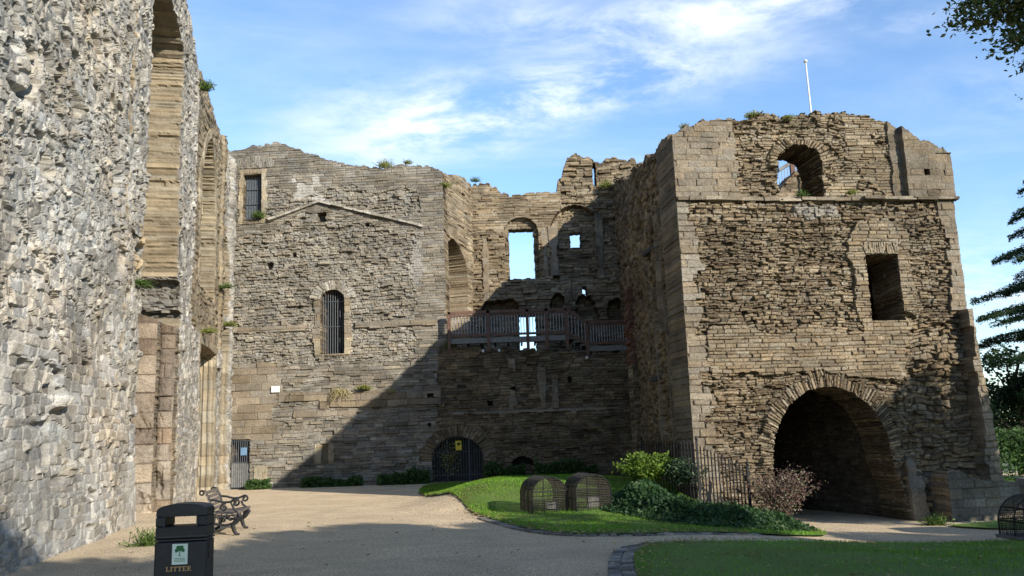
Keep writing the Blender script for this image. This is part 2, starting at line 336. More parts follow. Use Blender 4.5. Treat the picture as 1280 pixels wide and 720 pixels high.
def slab(name, A, B, u0_, u1, z0, z1, cell, sdf, surf, T, mat, parent=None, jag=0.0, revcols=BROWN, rev=None, smooth=False):
    A = np.array(A, float); B = np.array(B, float); d = (B-A)/np.linalg.norm(B-A); n = np.array([d[1], -d[0]])
    nu = int((u1-u0_)/cell)+1; nz = int((z1-z0)/cell)+1
    U, Z = np.meshgrid(np.linspace(u0_, u1, nu), np.linspace(z0, z1, nz))
    cu = (u1-u0_)/(nu-1); cz = (z1-z0)/(nz-1)
    S = sdf(U, Z)
    if jag: S = S+jag*fbm(U*3.1, Z*6, 77, 3)+jag*0.6*(hsh(np.floor(U/0.23+Z*7), np.floor(Z/0.1), 5)-0.5)*2
    h, c = surf(U, Z)
    K = (S[:-1, :-1]+S[1:, :-1]+S[:-1, 1:]+S[1:, 1:]) > 0
    gz, gu = np.gradient(S, cz, cu); g2 = gu*gu+gz*gz+1e-6
    Kp = np.pad(K, 1); cnt = Kp[:-1, :-1].astype(int)+Kp[1:, :-1]+Kp[:-1, 1:]+Kp[1:, 1:]
    used = cnt > 0; bnd = used & (cnt < 4)
    Us, Zs = U.copy(), Z.copy()
    inner = bnd.copy(); inner[0, :] = inner[-1, :] = False; inner[:, 0] = inner[:, -1] = False
    k = np.clip(-S/np.sqrt(g2), -0.9*cell, 0.9*cell)/np.sqrt(g2)
    Us = np.where(inner, U+k*gu, U); Zs = np.where(inner, Z+k*gz, Z)
    vid = -np.ones(U.shape, int); vid[used] = np.arange(used.sum()); nv = used.sum()
    us = Us[used]; zs = Zs[used]; hs = h[used]; cf = c[used]
    def world(u, z, y): return np.stack([A[0]+d[0]*u+n[0]*y, A[1]+d[1]*u+n[1]*y, z], 1)
    Vf = world(us, zs, hs); Vb = world(us, zs, np.full(nv, -T))
    ii, jj = np.nonzero(K); a = vid[ii, jj]; b = vid[ii, jj+1]; cc = vid[ii+1, jj+1]; dd = vid[ii+1, jj]
    # n points to the viewer; u to the right => order a,b,c,d is counter-clockwise seen from n
    Ff = np.stack([a, b, cc, dd], 1); Fb = np.stack([a, dd, cc, b], 1)+nv
    Vs = [Vf, Vb]; Cs = [cf, cf]; Fs = [Ff, Fb]
    # strips
    bi = np.nonzero(bnd); nb = len(bi[0]); bid = -np.ones(U.shape, int); bid[bi] = np.arange(nb)
    Km = Kp.astype(float)
    for _ in range(3): Km[1:-1, 1:-1] = (Km[1:-1, 1:-1]*2+Km[:-2, 1:-1]+Km[2:, 1:-1]+Km[1:-1, :-2]+Km[1:-1, 2:])/6
    sol = (Km[:-1, :-1]+Km[1:, :-1]+Km[:-1, 1:]+Km[1:, 1:])/4
    Gz, Gu = np.gradient(sol); Gu = -Gu[bi]; Gz = -Gz[bi]; L = np.hypot(Gu, Gz)+1e-6; Gu /= L; Gz /= L
    ub = Us[bi]; zb = Zs[bi]; hb = h[bi]; cb = c[bi]
    n_ = max(2, int(T/max(0.03, cell*1.25))); lay = [vid[bi]]; base = 2*nv
    for q in range(1, n_):
        t = q/n_; dep = T*t
        if rev is None:
            hh, ccx = style(dep+ub*np.abs(Gz), zb+0*ub, 41, cols=revcols, A=0.02, tail=0.03)
        else: hh, ccx = rev(dep+ub*np.abs(Gz), zb, ub)
        w = min(1, dep/.1); y = hb*(1-min(1, t*3))-dep
        Vs.append(world(ub+Gu*hh*w, zb+Gz*hh*w, y)); Cs.append(ccx); lay.append(base+np.arange(nb)); base += nb
    lay.append(vid[bi]+nv)
    E = []
    for (lo, hi, p, q_) in ((Kp[:-1, 1:-1], Kp[1:, 1:-1], (0, 0), (0, 1)),):
        i_, j_ = np.nonzero(hi & ~lo); E.append((bid[i_, j_], bid[i_, j_+1]))       # solid above: bottom edge
        i_, j_ = np.nonzero(lo & ~hi); E.append((bid[i_, j_+1], bid[i_, j_]))
    lo, hi = Kp[1:-1, :-1], Kp[1:-1, 1:]
    i_, j_ = np.nonzero(hi & ~lo); E.append((bid[i_+1, j_], bid[i_, j_]))
    i_, j_ = np.nonzero(lo & ~hi); E.append((bid[i_, j_], bid[i_+1, j_]))
    e0 = np.concatenate([x[0] for x in E]); e1 = np.concatenate([x[1] for x in E])
    for q in range(n_): Fs.append(np.stack([lay[q][e1], lay[q][e0], lay[q+1][e0], lay[q+1][e1]], 1))
    return mesh_np(name, np.concatenate(Vs), [np.concatenate(Fs)], mat, parent, col=np.concatenate(Cs), smooth=smooth)
def interp(xs, ys): return lambda x: np.interp(x, xs, ys)
def world_pt(A, B, s, y, z):
    A = np.array(A, float); B = np.array(B, float); d = (B-A)/np.linalg.norm(B-A); n = np.array([d[1], -d[0]])
    return np.array([A[0]+d[0]*s+n[0]*y, A[1]+d[1]*s+n[1]*y, z])

# ------------------------------------------------------------------ ground
def gz(X, Y):
    X = np.asarray(X, float); Y = np.asarray(Y, float)
    z = -0.5*ss(1, 7.5, X)*ss(9, 18, Y)
    z = z+0.56*ss(20.4, 24, Y)*ss(-3.4, -0.5, X)*(1-ss(25, 34, Y))*(1-ss(3.9, 6, X))
    z = z+0.48*np.exp(-(((X-3.3)/1.5)**2+((Y-20.6)/1.5)**2))
    return z
LAWN1 = [(-3.5, 31), (-2.6, 26.4), (-1.55, 22.5), (-.95, 20.1), (-.36, 18), (.12, 16.6), (.68, 15.6), (1.25, 15.2), (2.1, 15.3), (3.1, 15.9), (4.2, 16.5), (5.2, 17.0), (6.0, 17.6), (6.1, 18.6), (5.6, 19.4), (4.6, 20.2), (4.3, 26), (5, 36), (-1, 36.5), (-3.4, 36)]
LAWN2 = [(1.32, 9.8), (1.38, 10.9), (1.55, 12.3), (1.85, 13.3), (2.5, 13.75), (3.6, 14.1), (5.3, 14.8), (7.6, 15.3), (10, 15.6), (16, 15.8), (24, 15.2), (24, 4), (1.7, 4), (1.35, 7)]
LAWN3 = [(9.2, 19.2), (10.0, 18.2), (12, 17.9), (20, 18), (24, 22), (24, 34), (12, 34), (12.0, 21.5), (10.4, 19.7)]
def smooth_poly(P, k=6):
    P = np.array(P, float); n = len(P); out = []
    for i in range(n):
        p0, p1, p2, p3 = P[i-1], P[i], P[(i+1) % n], P[(i+2) % n]
        for t in np.arange(k)/k:
            out.append(0.5*((2*p1)+(-p0+p2)*t+(2*p0-5*p1+4*p2-p3)*t*t+(-p0+3*p1-3*p2+p3)*t**3))
    return np.array(out)
def poly_sdf(X, Y, P):
    """>0 inside"""
    X = np.asarray(X, float); Y = np.asarray(Y, float); d = np.full(X.shape, 1e9); ins = np.zeros(X.shape, bool)
    for i in range(len(P)):
        a = P[i]; b = P[(i+1) % len(P)]; e = b-a; t = np.clip(((X-a[0])*e[0]+(Y-a[1])*e[1])/(e@e+1e-12), 0, 1)
        d = np.minimum(d, np.hypot(X-a[0]-t*e[0], Y-a[1]-t*e[1]))
        c = ((a[1] > Y) != (b[1] > Y)) & (X < (b[0]-a[0])*(Y-a[1])/(b[1]-a[1]+1e-12)+a[0]); ins ^= c
    return np.where(ins, d, -d)
P1, P2, P3 = smooth_poly(LAWN1), smooth_poly(LAWN2), smooth_poly(LAWN3)
def grid_sheet(name, x0, x1, y0, y1, cell, zf, mat, keep=None, kind='structure', colf=None):
    nx = int((x1-x0)/cell)+1; ny = int((y1-y0)/cell)+1
    X, Y = np.meshgrid(np.linspace(x0, x1, nx), np.linspace(y0, y1, ny)); Zz = zf(X, Y)
    idx = np.arange(nx*ny).reshape(ny, nx); F = np.stack([idx[:-1, :-1], idx[:-1, 1:], idx[1:, 1:], idx[1:, :-1]], -1)
    V = np.stack([X, Y, Zz], -1).reshape(-1, 3)
    if keep is not None:
        S = keep(X, Y); m = (S[:-1, :-1]+S[1:, :-1]+S[1:, 1:]+S[:-1, 1:]) > 0
        gy, gx = np.gradient(S, (y1-y0)/(ny-1), (x1-x0)/(nx-1)); g = np.hypot(gx, gy)+1e-6
        near = np.abs(S) < cell*1.2; kk = np.clip(-S, -cell*.7, cell*.7)
        cnt = np.pad(m, 1); cnt = cnt[:-1, :-1].astype(int)+cnt[1:, :-1]+cnt[:-1, 1:]+cnt[1:, 1:]; bd = (cnt > 0) & (cnt < 4) & near
        X = np.where(bd, X+kk*gx/g, X); Y = np.where(bd, Y+kk*gy/g, Y); V = np.stack([X, Y, zf(X, Y)], -1).reshape(-1, 3)
        F = F[m]; used = np.unique(F); re = -np.ones(nx*ny, int); re[used] = np.arange(len(used)); V = V[used]; F = re[F]
    else: F = F.reshape(-1, 4)
    o = mesh_np(name, V, F, mat, smooth=True)
    return tag(o, kind=kind)
# path: resin-bound buff gravel
m, nt, b = mat_base('buff_gravel', 0.95)
n1 = noise(nt, 75, 3, 0.85); n2 = noise(nt, 0.7, 6, 0.65, dist=0.8); n3 = noise(nt, 24, 6, 0.85)
c = mixrgb(nt, mrange(nt, n1, 0.44, 0.56, 0, 1), (0.34, 0.255, 0.158), (0.92, 0.735, 0.49))
c = mul(nt, c, mrange(nt, n2, 0.3, 0.7, 0.80, 1.12)); c = mul(nt, c, mrange(nt, n3, 0.38, 0.62, 0.62, 1.34))
c = mixrgb(nt, mrange(nt, noise(nt, 2.1, 9, 0.8, dist=.6), 0.58, 0.72, 0, 0.45), c, (0.31, 0.235, 0.155))
nt.links.new(c, b.inputs['Base Color']); bump(nt, b, n3, 0.02, 1, bump(nt, b, n1, 0.02)); b.inputs['Specular IOR Level'].default_value = 0.2
M['path'] = m
m, nt, b = mat_base('turf', 0.95)
n1 = noise(nt, 45, 5, 0.7); n2 = noise(nt, 1.3, 5, 0.6)
c = mixrgb(nt, mrange(nt, n1, 0.35, 0.65, 0, 1), (0.05, 0.10, 0.010), (0.12, 0.22, 0.025))
c = mixrgb(nt, mrange(nt, n2, 0.48, 0.72, 0, 0.6), c, (0.14, 0.13, 0.045)); nt.links.new(c, b.inputs['Base Color'])
bump(nt, b, n1, 0.03); M['turf'] = m
m, nt, b = mat_base('far_ground', 0.95)
c = mixrgb(nt, noise(nt, 0.3, 5), (0.06, 0.09, 0.03), (0.12, 0.12, 0.06)); nt.links.new(c, b.inputs['Base Color']); M['far'] = m
# one ground sheet to the horizon with finer centre
xs = np.concatenate([[-2500, -800, -200, -60], np.linspace(-24, 26, 126), [60, 200, 800, 2500]])
ys = np.concatenate([[-2500, -800, -200, -60], np.linspace(-12, 48, 151), [90, 200, 800, 2500]])
X, Y = np.meshgrid(xs, ys); Zg = gz(X, Y)-0.03
idx = np.arange(X.size).reshape(X.shape); F = np.stack([idx[:-1, :-1], idx[:-1, 1:], idx[1:, 1:], idx[1:, :-1]], -1).reshape(-1, 4)
tag(mesh_np('ground', np.stack([X, Y, Zg], -1).reshape(-1, 3), F, M['far'], smooth=True), kind='structure')
grid_sheet('path', -20, 25, -8, 42, 0.25, lambda x, y: gz(x, y)+0.012*fbm(x*.5, y*.5, 3), M['path'])
def lawn_z(P): return lambda x, y: gz(x, y)+0.035+0.012*fbm(x*.5, y*.5, 3)+0.03*ss(0, .25, poly_sdf(x, y, P))+0.02*fbm(x*1.3, y*1.3, 5)*ss(0, .6, poly_sdf(x, y, P))
for P in (P1, P2, P3):
    grid_sheet('lawn', P[:, 0].min()-.2, min(P[:, 0].max(), 23)+.2, P[:, 1].min()-.2, P[:, 1].max()+.2, 0.11, lawn_z(P), M['turf'], keep=lambda x, y, P=P: poly_sdf(x, y, P))
# stone sett edging
def setts(P, i0, i1, rowsn, w, name):
    mb = MB(); cols = []; pts = P[i0:i1]; seg = np.linalg.norm(np.diff(pts, axis=0), axis=1); cum = np.concatenate([[0], np.cumsum(seg)])
    for r_ in range(rowsn):
        s = 0.0
        while s < cum[-1]-0.25:
            l = rng.uniform(0.13, 0.26); q = s+l/2; x = np.interp(q, cum, pts[:, 0]); y = np.interp(q, cum, pts[:, 1])
            x2 = np.interp(q+.05, cum, pts[:, 0]); y2 = np.interp(q+.05, cum, pts[:, 1]); t = np.array([x2-x, y2-y]); t /= np.linalg.norm(t)+1e-9
            nn = np.array([t[1], -t[0]])
            if poly_sdf(np.array([x+nn[0]*.2]), np.array([y+nn[1]*.2]), P)[0] > 0: nn = -nn
            o = (r_+0.5)*w; cx, cy = x+nn[0]*o, y+nn[1]*o
            mb.box((cx, cy, float(gz(cx, cy))-0.026+rng.uniform(-.006, .006)), (l-.018, w-.018, 0.1), [[t[0], t[1], 0], [nn[0], nn[1], 0], [0, 0, 1]], 0.006)
            cols.append(np.tile(pal(np.array([rng.random()]), (0.12, 0.112, 0.10), (0.20, 0.187, 0.165), (0.28, 0.262, 0.23))[0], (8, 1))); s += l
    o = mb.build(name, M['stone'], col=np.concatenate(cols)); return tag(o, kind='structure')
setts(P1, 20, 62, 1, 0.2, 'kerb'); setts(P2, 0, 44, 2, 0.17, 'kerb'); setts(P2, 80, 84, 2, 0.17, 'kerb')

# ------------------------------------------------------------------ gatehouse tower
TA, TB = (4.0, 20.0), (11.05, 20.9)
TL = 7.12; XT = 7.42
tower = tag(empty('gatehouse_tower', (7.5, 20.4, -0.5)), 'ruined stone gatehouse tower with round passage arch, rough brown masonry and square upper window', 'tower')
tower.location = (0, 0, 0)
ttop = interp([-.1, .1, .35, .9, 1.5, 1.66, 2.1, 2.5, 3.2, 3.6, 4.2, 5.0, 5.3, 5.65, 5.9, 6.2, 6.4, 6.9, 7.0, 7.16, 7.17, 8],
              [8.8, 8.88, 9.02, 9.16, 9.24, 9.28, 9.33, 9.42, 9.36, 9.44, 9.52, 9.45, 9.36, 9.2, 9.02, 8.82, 8.72, 8.52, 8.4, 8.36, 8.3, 8.2])
def tw_right(Z): return np.where(Z < 4.38, 7.16+0.045*np.maximum(0, 4.4-Z), 7.09+0.0*Z)
def tower_sdf(U, Z):
    S = ttop(U)-Z+0.06*fbm(U*5, Z*0, 3, 3)+0.06*(hsh(np.floor(U/0.21), 3)-0.5)+0.07*(hsh(np.floor(U/0.11), 13)-0.5)
    S = np.minimum(S, 0.02*fbm(U*0, Z*3, 9)+np.where(Z > 7.25, 7.17, 7.12+(Z < 4.38)*(-.06)+0.05*np.clip(4.4-Z, 0, 9))-U)
    j = 0.03*fbm(U*6, Z*9, 21, 3)
    S = np.minimum(S, arch_sdf(U, Z, 3.34, 1.44, -2, 1.0, 1.64)+j)
    S = np.minimum(S, box_sdf(U, Z, 4.4, 4.78+.27*ss(1.1, .0, Z), -2, 1.1)+j)
    S = np.minimum(S, arch_sdf(U, Z, 3.24, 0.58, 7.27, 8.14, 0.47)+j*1.5)
    S = np.minimum(S, box_sdf(U, Z, 4.62, 5.46, 4.17, 5.8)+j*0.5)
    S = np.minimum(S, box_sdf(U, Z, 6.36, 6.52, 7.78, 7.94)+j*0.3)
    S = np.minimum(S, box_sdf(U, Z, 6.05, 6.25, 0.42, 0.62)+j*0.3)
    return S
def wob(U, Z, a, f, s): return a*fbm(U*f, Z*f, s, 3)
def tower_surf(U, Z):
    rough = style(U, Z, 11, hr=(0.04, 0.095), lr=(0.07, 0.24), A=0.032, tail=0.08, joint=0.04, jw=.022, tilt=0.06, wob=0.10, rough=0.018, cols=BROWN, tone=(.1, 1))
    rough = off(rough, -0.05+0.06*fbm(U*1.1, Z*1.3, 2, 4)+0.03*fbm(U*4, Z*5, 6, 3))
    crs = style(U, Z, 12, hr=(0.05, 0.11), lr=(0.12, 0.38), A=0.014, tail=0.03, joint=0.03, jw=.02, tilt=0.02, cols=BROWN, tone=(0.35, 0.9))
    quo = style(U, Z, 13, hr=(0.12, 0.19), lr=(0.28, 0.55), A=0.014, tail=0.02, joint=0.03, jw=0.02, cols=ASH, tone=(0.1, 1))
    ash = style(U, Z, 14, hr=(0.13, 0.17), lr=(0.22, 0.4), A=0.008, tail=0.015, joint=0.018, jw=0.014, cols=ASH, tone=(0.2, 0.8), wob=0.008)
    out = rough
    w1 = wob(U, Z, 0.35, 1.3, 31)+0.12*(hsh(np.floor(Z/0.13), 3)-0.5)
    # coursed facing around the niche window and across the middle
    m = (box_sdf(U, Z, 4.25+0.0*U, 5.75, 3.2, 6.9-0.0*Z)+w1*0.8+np.maximum(0, Z-6.1)*0.5 < 0) | (box_sdf(U, Z, 0.5, 5.75, 2.9, 4.05)+w1 < 0)
    out = sel(m, out, off(crs, 0.05))
    m = (Z > 7.2) & (Z < 9.8); out = sel(m & (U > 1.55) & (U < 5.65), out, off(sel(fbm(U*1.2, Z*1.5, 91) > 0.0, crs, off(rough, 0.03)), -0.10))
    # voussoirs round the big arch and the upper window
    for (uc, zc, rx, ry, w, sd, dd) in ((3.34, 1.0, 1.44, 1.64, 0.30, 51, -0.01), (3.24, 8.14, 0.58, 0.47, 0.24, 52, -0.03)):
        q = np.hypot((U-uc)/rx, (Z-zc)/ry); ang = np.arctan2(Z-zc, U-uc); rr = (q-1)*(rx+ry)/2
        v = style(rr*1.0, ang*(rx+ry)/2, sd, hr=(0.04, 0.085), lr=(0.22, 0.46), A=0.025, tail=0.03, joint=0.04, jw=0.018, wob=0.05, cols=BROWN, tone=(0.2, .95), rough=.02)
        out = sel((rr < w+wob(U, Z, .16, 4, 8)) & (Z > zc-0.1), out, off(v, dd))
    # relieving arch over the niche
    v = style(Z-0.1*np.abs(U-5.04), U+0.35*(U-5.04)*(Z-5.8), 53, hr=(0.055, 0.09), lr=(0.25, 0.3), A=0.015, tail=0.02, joint=0.03, jw=0.014, wob=0.01, cols=BROWN, tone=(0.5, 1))
    out = sel((Z > 5.82) & (Z < 6.1) & (np.abs(U-5.05) < 0.42+0.35*(Z-5.82)), out, off(v, 0.06))
    # quoins
    lq = 0.38+0.34*(hsh(np.floor(Z/0.17), 8)-0.4)+wob(U, Z, .15, 2, 88)+0.16*ss(3.5, 1.2, Z)
    out = sel((U < lq) & (Z < 7.15), out, off(quo, 0.03))
    rq = 6.72+0.25*(hsh(np.floor(Z/0.31), 5)-.3)+wob(U, Z, .10, 2, 89)
    out = sel((U > rq) & (Z < 7.15) & (Z > 4.38), out, off(ash, 0.03))
    # upper ashlar panels
    out = sel((U < 1.58+wob(U, Z, .1, 3, 4)) & (Z > 7.2), out, off(ash, 0.02))
    ax = style(U, Z, 15, hr=(0.15, 0.2), lr=(0.25, 0.5), A=0.008, tail=0.01, joint=0.015, jw=0.014, cols=ASH, tone=(0.0, 0.55), wob=0.008)
    out = sel((U > 5.62+wob(U, Z, .05, 3, 4)) & (Z > 7.2) & (U < 5.92), out, off(ax, -0.04))
    out = sel((U >= 5.90) & (Z > 7.2), out, off(ax, 0.13))
    out = sel((U >= 6.72) & (Z > 7.2) & (Z < 8.36), out, off(ax, 0.09))
    rr2 = style(U+.1*fbm(U*2, Z*2, 7), Z+.1*fbm(U*1.5, Z*1.5, 71), 19, hr=(0.06, 0.15), lr=(0.1, 0.3), A=0.04, tail=0.10, joint=0.045, jw=.022, tilt=0.08, wob=0.2, rough=0.03, cols=BROWN, tone=(.1, .9))
    out = sel((U > 5.45+wob(U, Z, .3, 1.5, 83)) & (Z < 4.15+wob(U, Z, .3, 1.3, 84)), out, off(rr2, -.10+.12*fbm(U*.9, Z*.9, 85, 4)))
    # lower right buttress, stepping outwards on the way down
    bx = 6.80-0.015*np.clip(4.4-Z, 0, 5)+0.12*(hsh(np.floor(Z/0.36), 15)-0.5)
    out = sel((U > bx+0.16) & (Z < 4.38), out, off(quo, 0.30+0.03*(Z < 2.4)))
    # smooth pier beside the passage
    pl = style(U, Z, 16, hr=(0.4, 0.7), lr=(0.5, 0.8), A=0.006, tail=0, joint=0.01, jw=0.012, cols=ASH, tone=(0.2, 0.8), wob=0.01)
    out = sel((U > 5.10) & (U < 5.48-0.1*(Z > 0.5)+wob(U, Z, .08, 4, 6)) & (Z < 0.95+wob(U, Z, .25, 3, 5)), out, off(pl, 0.07))
    # pale patch of repair
    k = (box_sdf(U, Z, 2.9, 4.1, 6.75, 7.08)+wob(U, Z, .15, 3, 61) < 0); out = (out[0]+0.03*k, np.where(k[..., None], out[1]*0.6+np.array((0.20, 0.20, 0.19))*0.55, out[1]))
    # ledge grass dirt
    # dark deep hollow right of the arch
    k = ss(0.25, -0.2, box_sdf(U, Z, 5.3, 6.7, 0.5, 3.0)+wob(U, Z, .35, 1.6, 71)); out = (out[0]-0.16*k*(U < bx+0.1), out[1])
    k = ss(0.2, -0.2, box_sdf(U, Z, 0.75, 1.75, 0.3, 2.3)+wob(U, Z, .3, 2, 72)); out = (out[0]-0.14*k, out[1])
    return out
def tower_rev(u, z, ub):
    q = style(u, z, 181, hr=(0.10, 0.17), lr=(0.14, 0.34), A=0.010, tail=0.015, joint=0.02, jw=.02, cols=ASH, tone=(0, .9))
    r_ = style(u, z, 182, hr=(0.06, 0.11), lr=(0.15, 0.4), A=0.018, tail=0.03, joint=0.025, cols=BROWN, tone=(.1, .9))
    r_ = style(u, z+.06*fbm(u*3, z*3, 5), 182, hr=(0.06, 0.13), lr=(0.10, 0.28), A=0.024, tail=0.05, joint=0.035, jw=.025, cols=BROWN, tone=(.0, .8), wob=.08)
    return sel(ub < .3, r_, q)
slab('wall', TA, TB, 0, XT, -0.9, 9.75, 0.018, tower_sdf, tower_surf, 1.25, M['stone'], tower, rev=tower_rev)
# left side wall, back to the inner building

SA2 = (4.22, 26.4)
dS = np.linalg.norm(np.array(SA2)-np.array((3.98, 20.02)))
stop = interp([0, 1.2, 2.0, 3.5, 4.6, 5.4, 6.0, dS], [10.15, 10.1, 9.75, 9.4, 9.25, 9.1, 8.98, 8.85])
def side_sdf(U, Z):
    return stop(U)-Z+0.06*fbm(U*4, Z*0, 5, 3)+0.06*(hsh(np.floor(U/0.3), 9)-0.5)
def side_surf(U, Z):
    V_ = dS-U
    r = off(style(U, Z, 111, hr=(0.07, 0.13), lr=(0.15, 0.45), A=0.03, tail=0.08, joint=0.05, tilt=0.05, cols=BROWN, wob=.05), -0.05+0.06*fbm(U, Z*1.3, 2))
    q = style(U, Z, 113, hr=(0.12, 0.19), lr=(0.28, 0.55), A=0.014, tail=0.02, joint=0.03, cols=ASH, tone=(0.0, 0.9))
    a = style(U, Z, 114, hr=(0.17, 0.25), lr=(0.3, 0.5), A=0.008, tail=0.01, joint=0.018, cols=ASH, tone=(0.2, 0.8), wob=.008)
    out = sel(V_ < 0.5+0.2*(hsh(np.floor(Z/.3), 2)-.5), r, q)
    out = sel((V_ < 2.6) & (Z > 7.2+0.0*Z), out, off(a, 0.02))
    # string and window with moulded frame
    w = arch_sdf(U, Z, dS-3.5, 0.42, 4.6, 6.6, 0.9); out = sel((w < 0.18), out, off(a, 0.04)); out = (np.where(w < 0, -0.09, out[0]), out[1])
    out = (np.where((w < 0) & (np.abs(U-(dS-3.5)) < 0.05), -0.03, out[0]), out[1])
    for p in (1.6, 2.5, 4.9):
        k = (np.abs(V_-p) < 0.09+.03*fbm(U*0, Z*3, 5)) & (Z < 4.4+p*.3); out = sel(k, out, off(a, 0.08))
    return out
slab('side_wall', SA2, (3.98, 20.02), 0, dS-.32, -0.9, 10.4, 0.04, side_sdf, side_surf, 0.9, M['stone'], tower)
SB0 = (5.5, 43.2)
dB = np.linalg.norm(np.array(SB0)-np.array(SA2))
btop = interp([0, 3, 5, 7, 9, 12, 15, dB], [14.6, 14.1, 13.4, 12.7, 12.1, 11.3, 10.7, 10.1])
def sb_surf(U, Z):
    r = off(style(U, Z, 121, hr=(0.09, 0.16), lr=(0.2, 0.5), A=0.04, tail=0.1, joint=0.05, tilt=0.06, cols=BROWN, wob=.06, tone=(0.1, 0.8)), 0.15*fbm(U*.6, Z*.8, 2))
    return r
slab('side_wall', SB0, SA2, 0, dB, -0.6, 14.9, 0.06, lambda U, Z: btop(U)-Z+0.2*fbm(U*2, Z*0, 6, 3)+0.1*(hsh(np.floor(U/.4), 9)-.5), sb_surf, 1.0, M['stone'], tower)
# red brick pier by the walkway
slab('brick_pier', (4.42, 33.2), (5.3, 33.2), 0, .9, 4.3, 7.7, 0.045, lambda U, Z: np.minimum(7.35+0.5*fbm(U*3, Z*0, 4)-Z, U-0.08+0.08*(hsh(np.floor(Z/.15), 4)-.5)+.1*fbm(U*0, Z*1.5, 4)),
     lambda U, Z: off(style(U, Z, 131, hr=(0.075, 0.085), lr=(0.22, 0.25), A=0.012, tail=0.05, joint=0.02, cols=RED, mort=(0.10, 0.07, 0.05), wob=.02), .08*fbm(U, Z, 8)), 1.2, M['stone'], tower, revcols=RED)
slab('stone_pier', (4.45, 33.15), (5.3, 33.15), 0, .9, -.3, 4.45, 0.05, lambda U, Z: np.minimum(4.35+0.3*fbm(U*3, Z*0, 5)-Z, U-0.03-.1*fbm(U*0, Z*1.3, 6)), sb_surf, 1.3, M['stone'], tower)
# right side and rear so the tower is closed up to the roof level
RA, RB = (10.96, 21.35), (10.6, 27.2)
slab('side_wall', RA, RB, 0.0, 5.8, -0.9, 8.7, 0.07, lambda U, Z: np.interp(U, [0, 2, 6.2], [8.3, 7.9, 7.4])-Z+.1*fbm(U*4, Z*0, 5), lambda U, Z: style(U, Z, 141, cols=ASH, hr=(0.12, 0.2), lr=(.25, .5)), 0.9, M['stone'], tower)
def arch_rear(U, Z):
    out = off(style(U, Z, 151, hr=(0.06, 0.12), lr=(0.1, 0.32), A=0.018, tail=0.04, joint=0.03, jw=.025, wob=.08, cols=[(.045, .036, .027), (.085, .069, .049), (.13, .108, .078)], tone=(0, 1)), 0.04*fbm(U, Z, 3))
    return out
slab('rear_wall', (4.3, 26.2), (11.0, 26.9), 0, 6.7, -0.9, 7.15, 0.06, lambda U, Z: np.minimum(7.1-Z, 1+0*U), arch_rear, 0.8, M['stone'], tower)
# passage: left jamb, right wall turning inwards, vault
PA = world_pt(TA, TB, 5.08, -1.2, 0)[:2]; PB = world_pt(TA, TB, 4.3, -5.6, 0)[:2]
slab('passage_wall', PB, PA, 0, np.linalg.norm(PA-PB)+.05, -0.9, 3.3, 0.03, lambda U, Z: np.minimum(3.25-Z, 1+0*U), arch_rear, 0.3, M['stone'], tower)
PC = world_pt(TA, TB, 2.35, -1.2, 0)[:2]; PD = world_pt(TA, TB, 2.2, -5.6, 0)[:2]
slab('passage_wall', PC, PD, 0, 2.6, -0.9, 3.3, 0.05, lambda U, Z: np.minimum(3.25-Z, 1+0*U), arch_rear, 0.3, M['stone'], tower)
for z0 in (3.3, 7.1):
    mb = MB(); c = world_pt(TA, TB, 3.75, -3.4, z0); mb.box(c, (6.0, 4.8, 0.12), [[0.992, 0.127, 0], [-0.127, 0.992, 0], [0, 0, 1]]); mb.build('cover_slab', M['dark'], tower)  # passage ceiling below; upper slab added unseen to keep light from coming down
# string course between the storeys
def strip_mesh(name, A, B, s0, s1, z, hgt, dep, mat, parent, cols=ASH, slope=0.0, seed=1, y0=-0.05, brk=0.1):
    mb = MB(); cl = []; s = s0; r = np.random.default_rng(seed)
    Av = np.array(A, float); Bv = np.array(B, float); d = (Bv-Av)/np.linalg.norm(Bv-Av); n = np.array([d[1], -d[0]])
    while s < s1-0.05:
        l = min(r.uniform(.25, .6), s1-s); zz = z+slope*(s+l/2-s0); dd = dep*r.uniform(.55, 1.1)
        if r.random() > brk:
            c = world_pt(A, B, s+l/2, y0+dd/2, zz); a = math.atan(slope); tx = [d[0]*math.cos(a), d[1]*math.cos(a), math.sin(a)]; tz = [-d[0]*math.sin(a), -d[1]*math.sin(a), math.cos(a)]
            mb.box(c, (l-.01, dd, hgt*r.uniform(.8, 1.1)), [tx, [n[0], n[1], 0], tz], 0.012)
            cl.append(np.tile(pal(np.array([r.random()]), *cols)[0], (8, 1)))
        s += l
    return mb.build(name, mat, parent, col=np.concatenate(cl))
strip_mesh('string_course', TA, TB, 0.02, 1.6, 7.2, 0.09, 0.2, M['stone'], tower, seed=3, brk=0)
strip_mesh('string_course', TA, TB, 1.6, 4.9, 7.19, 0.09, 0.13, M['stone'], tower, seed=4, brk=0)
strip_mesh('string_course', TA, TB, 4.7, 7.24, 7.2, 0.08, 0.26, M['stone'], tower, seed=5, brk=0)
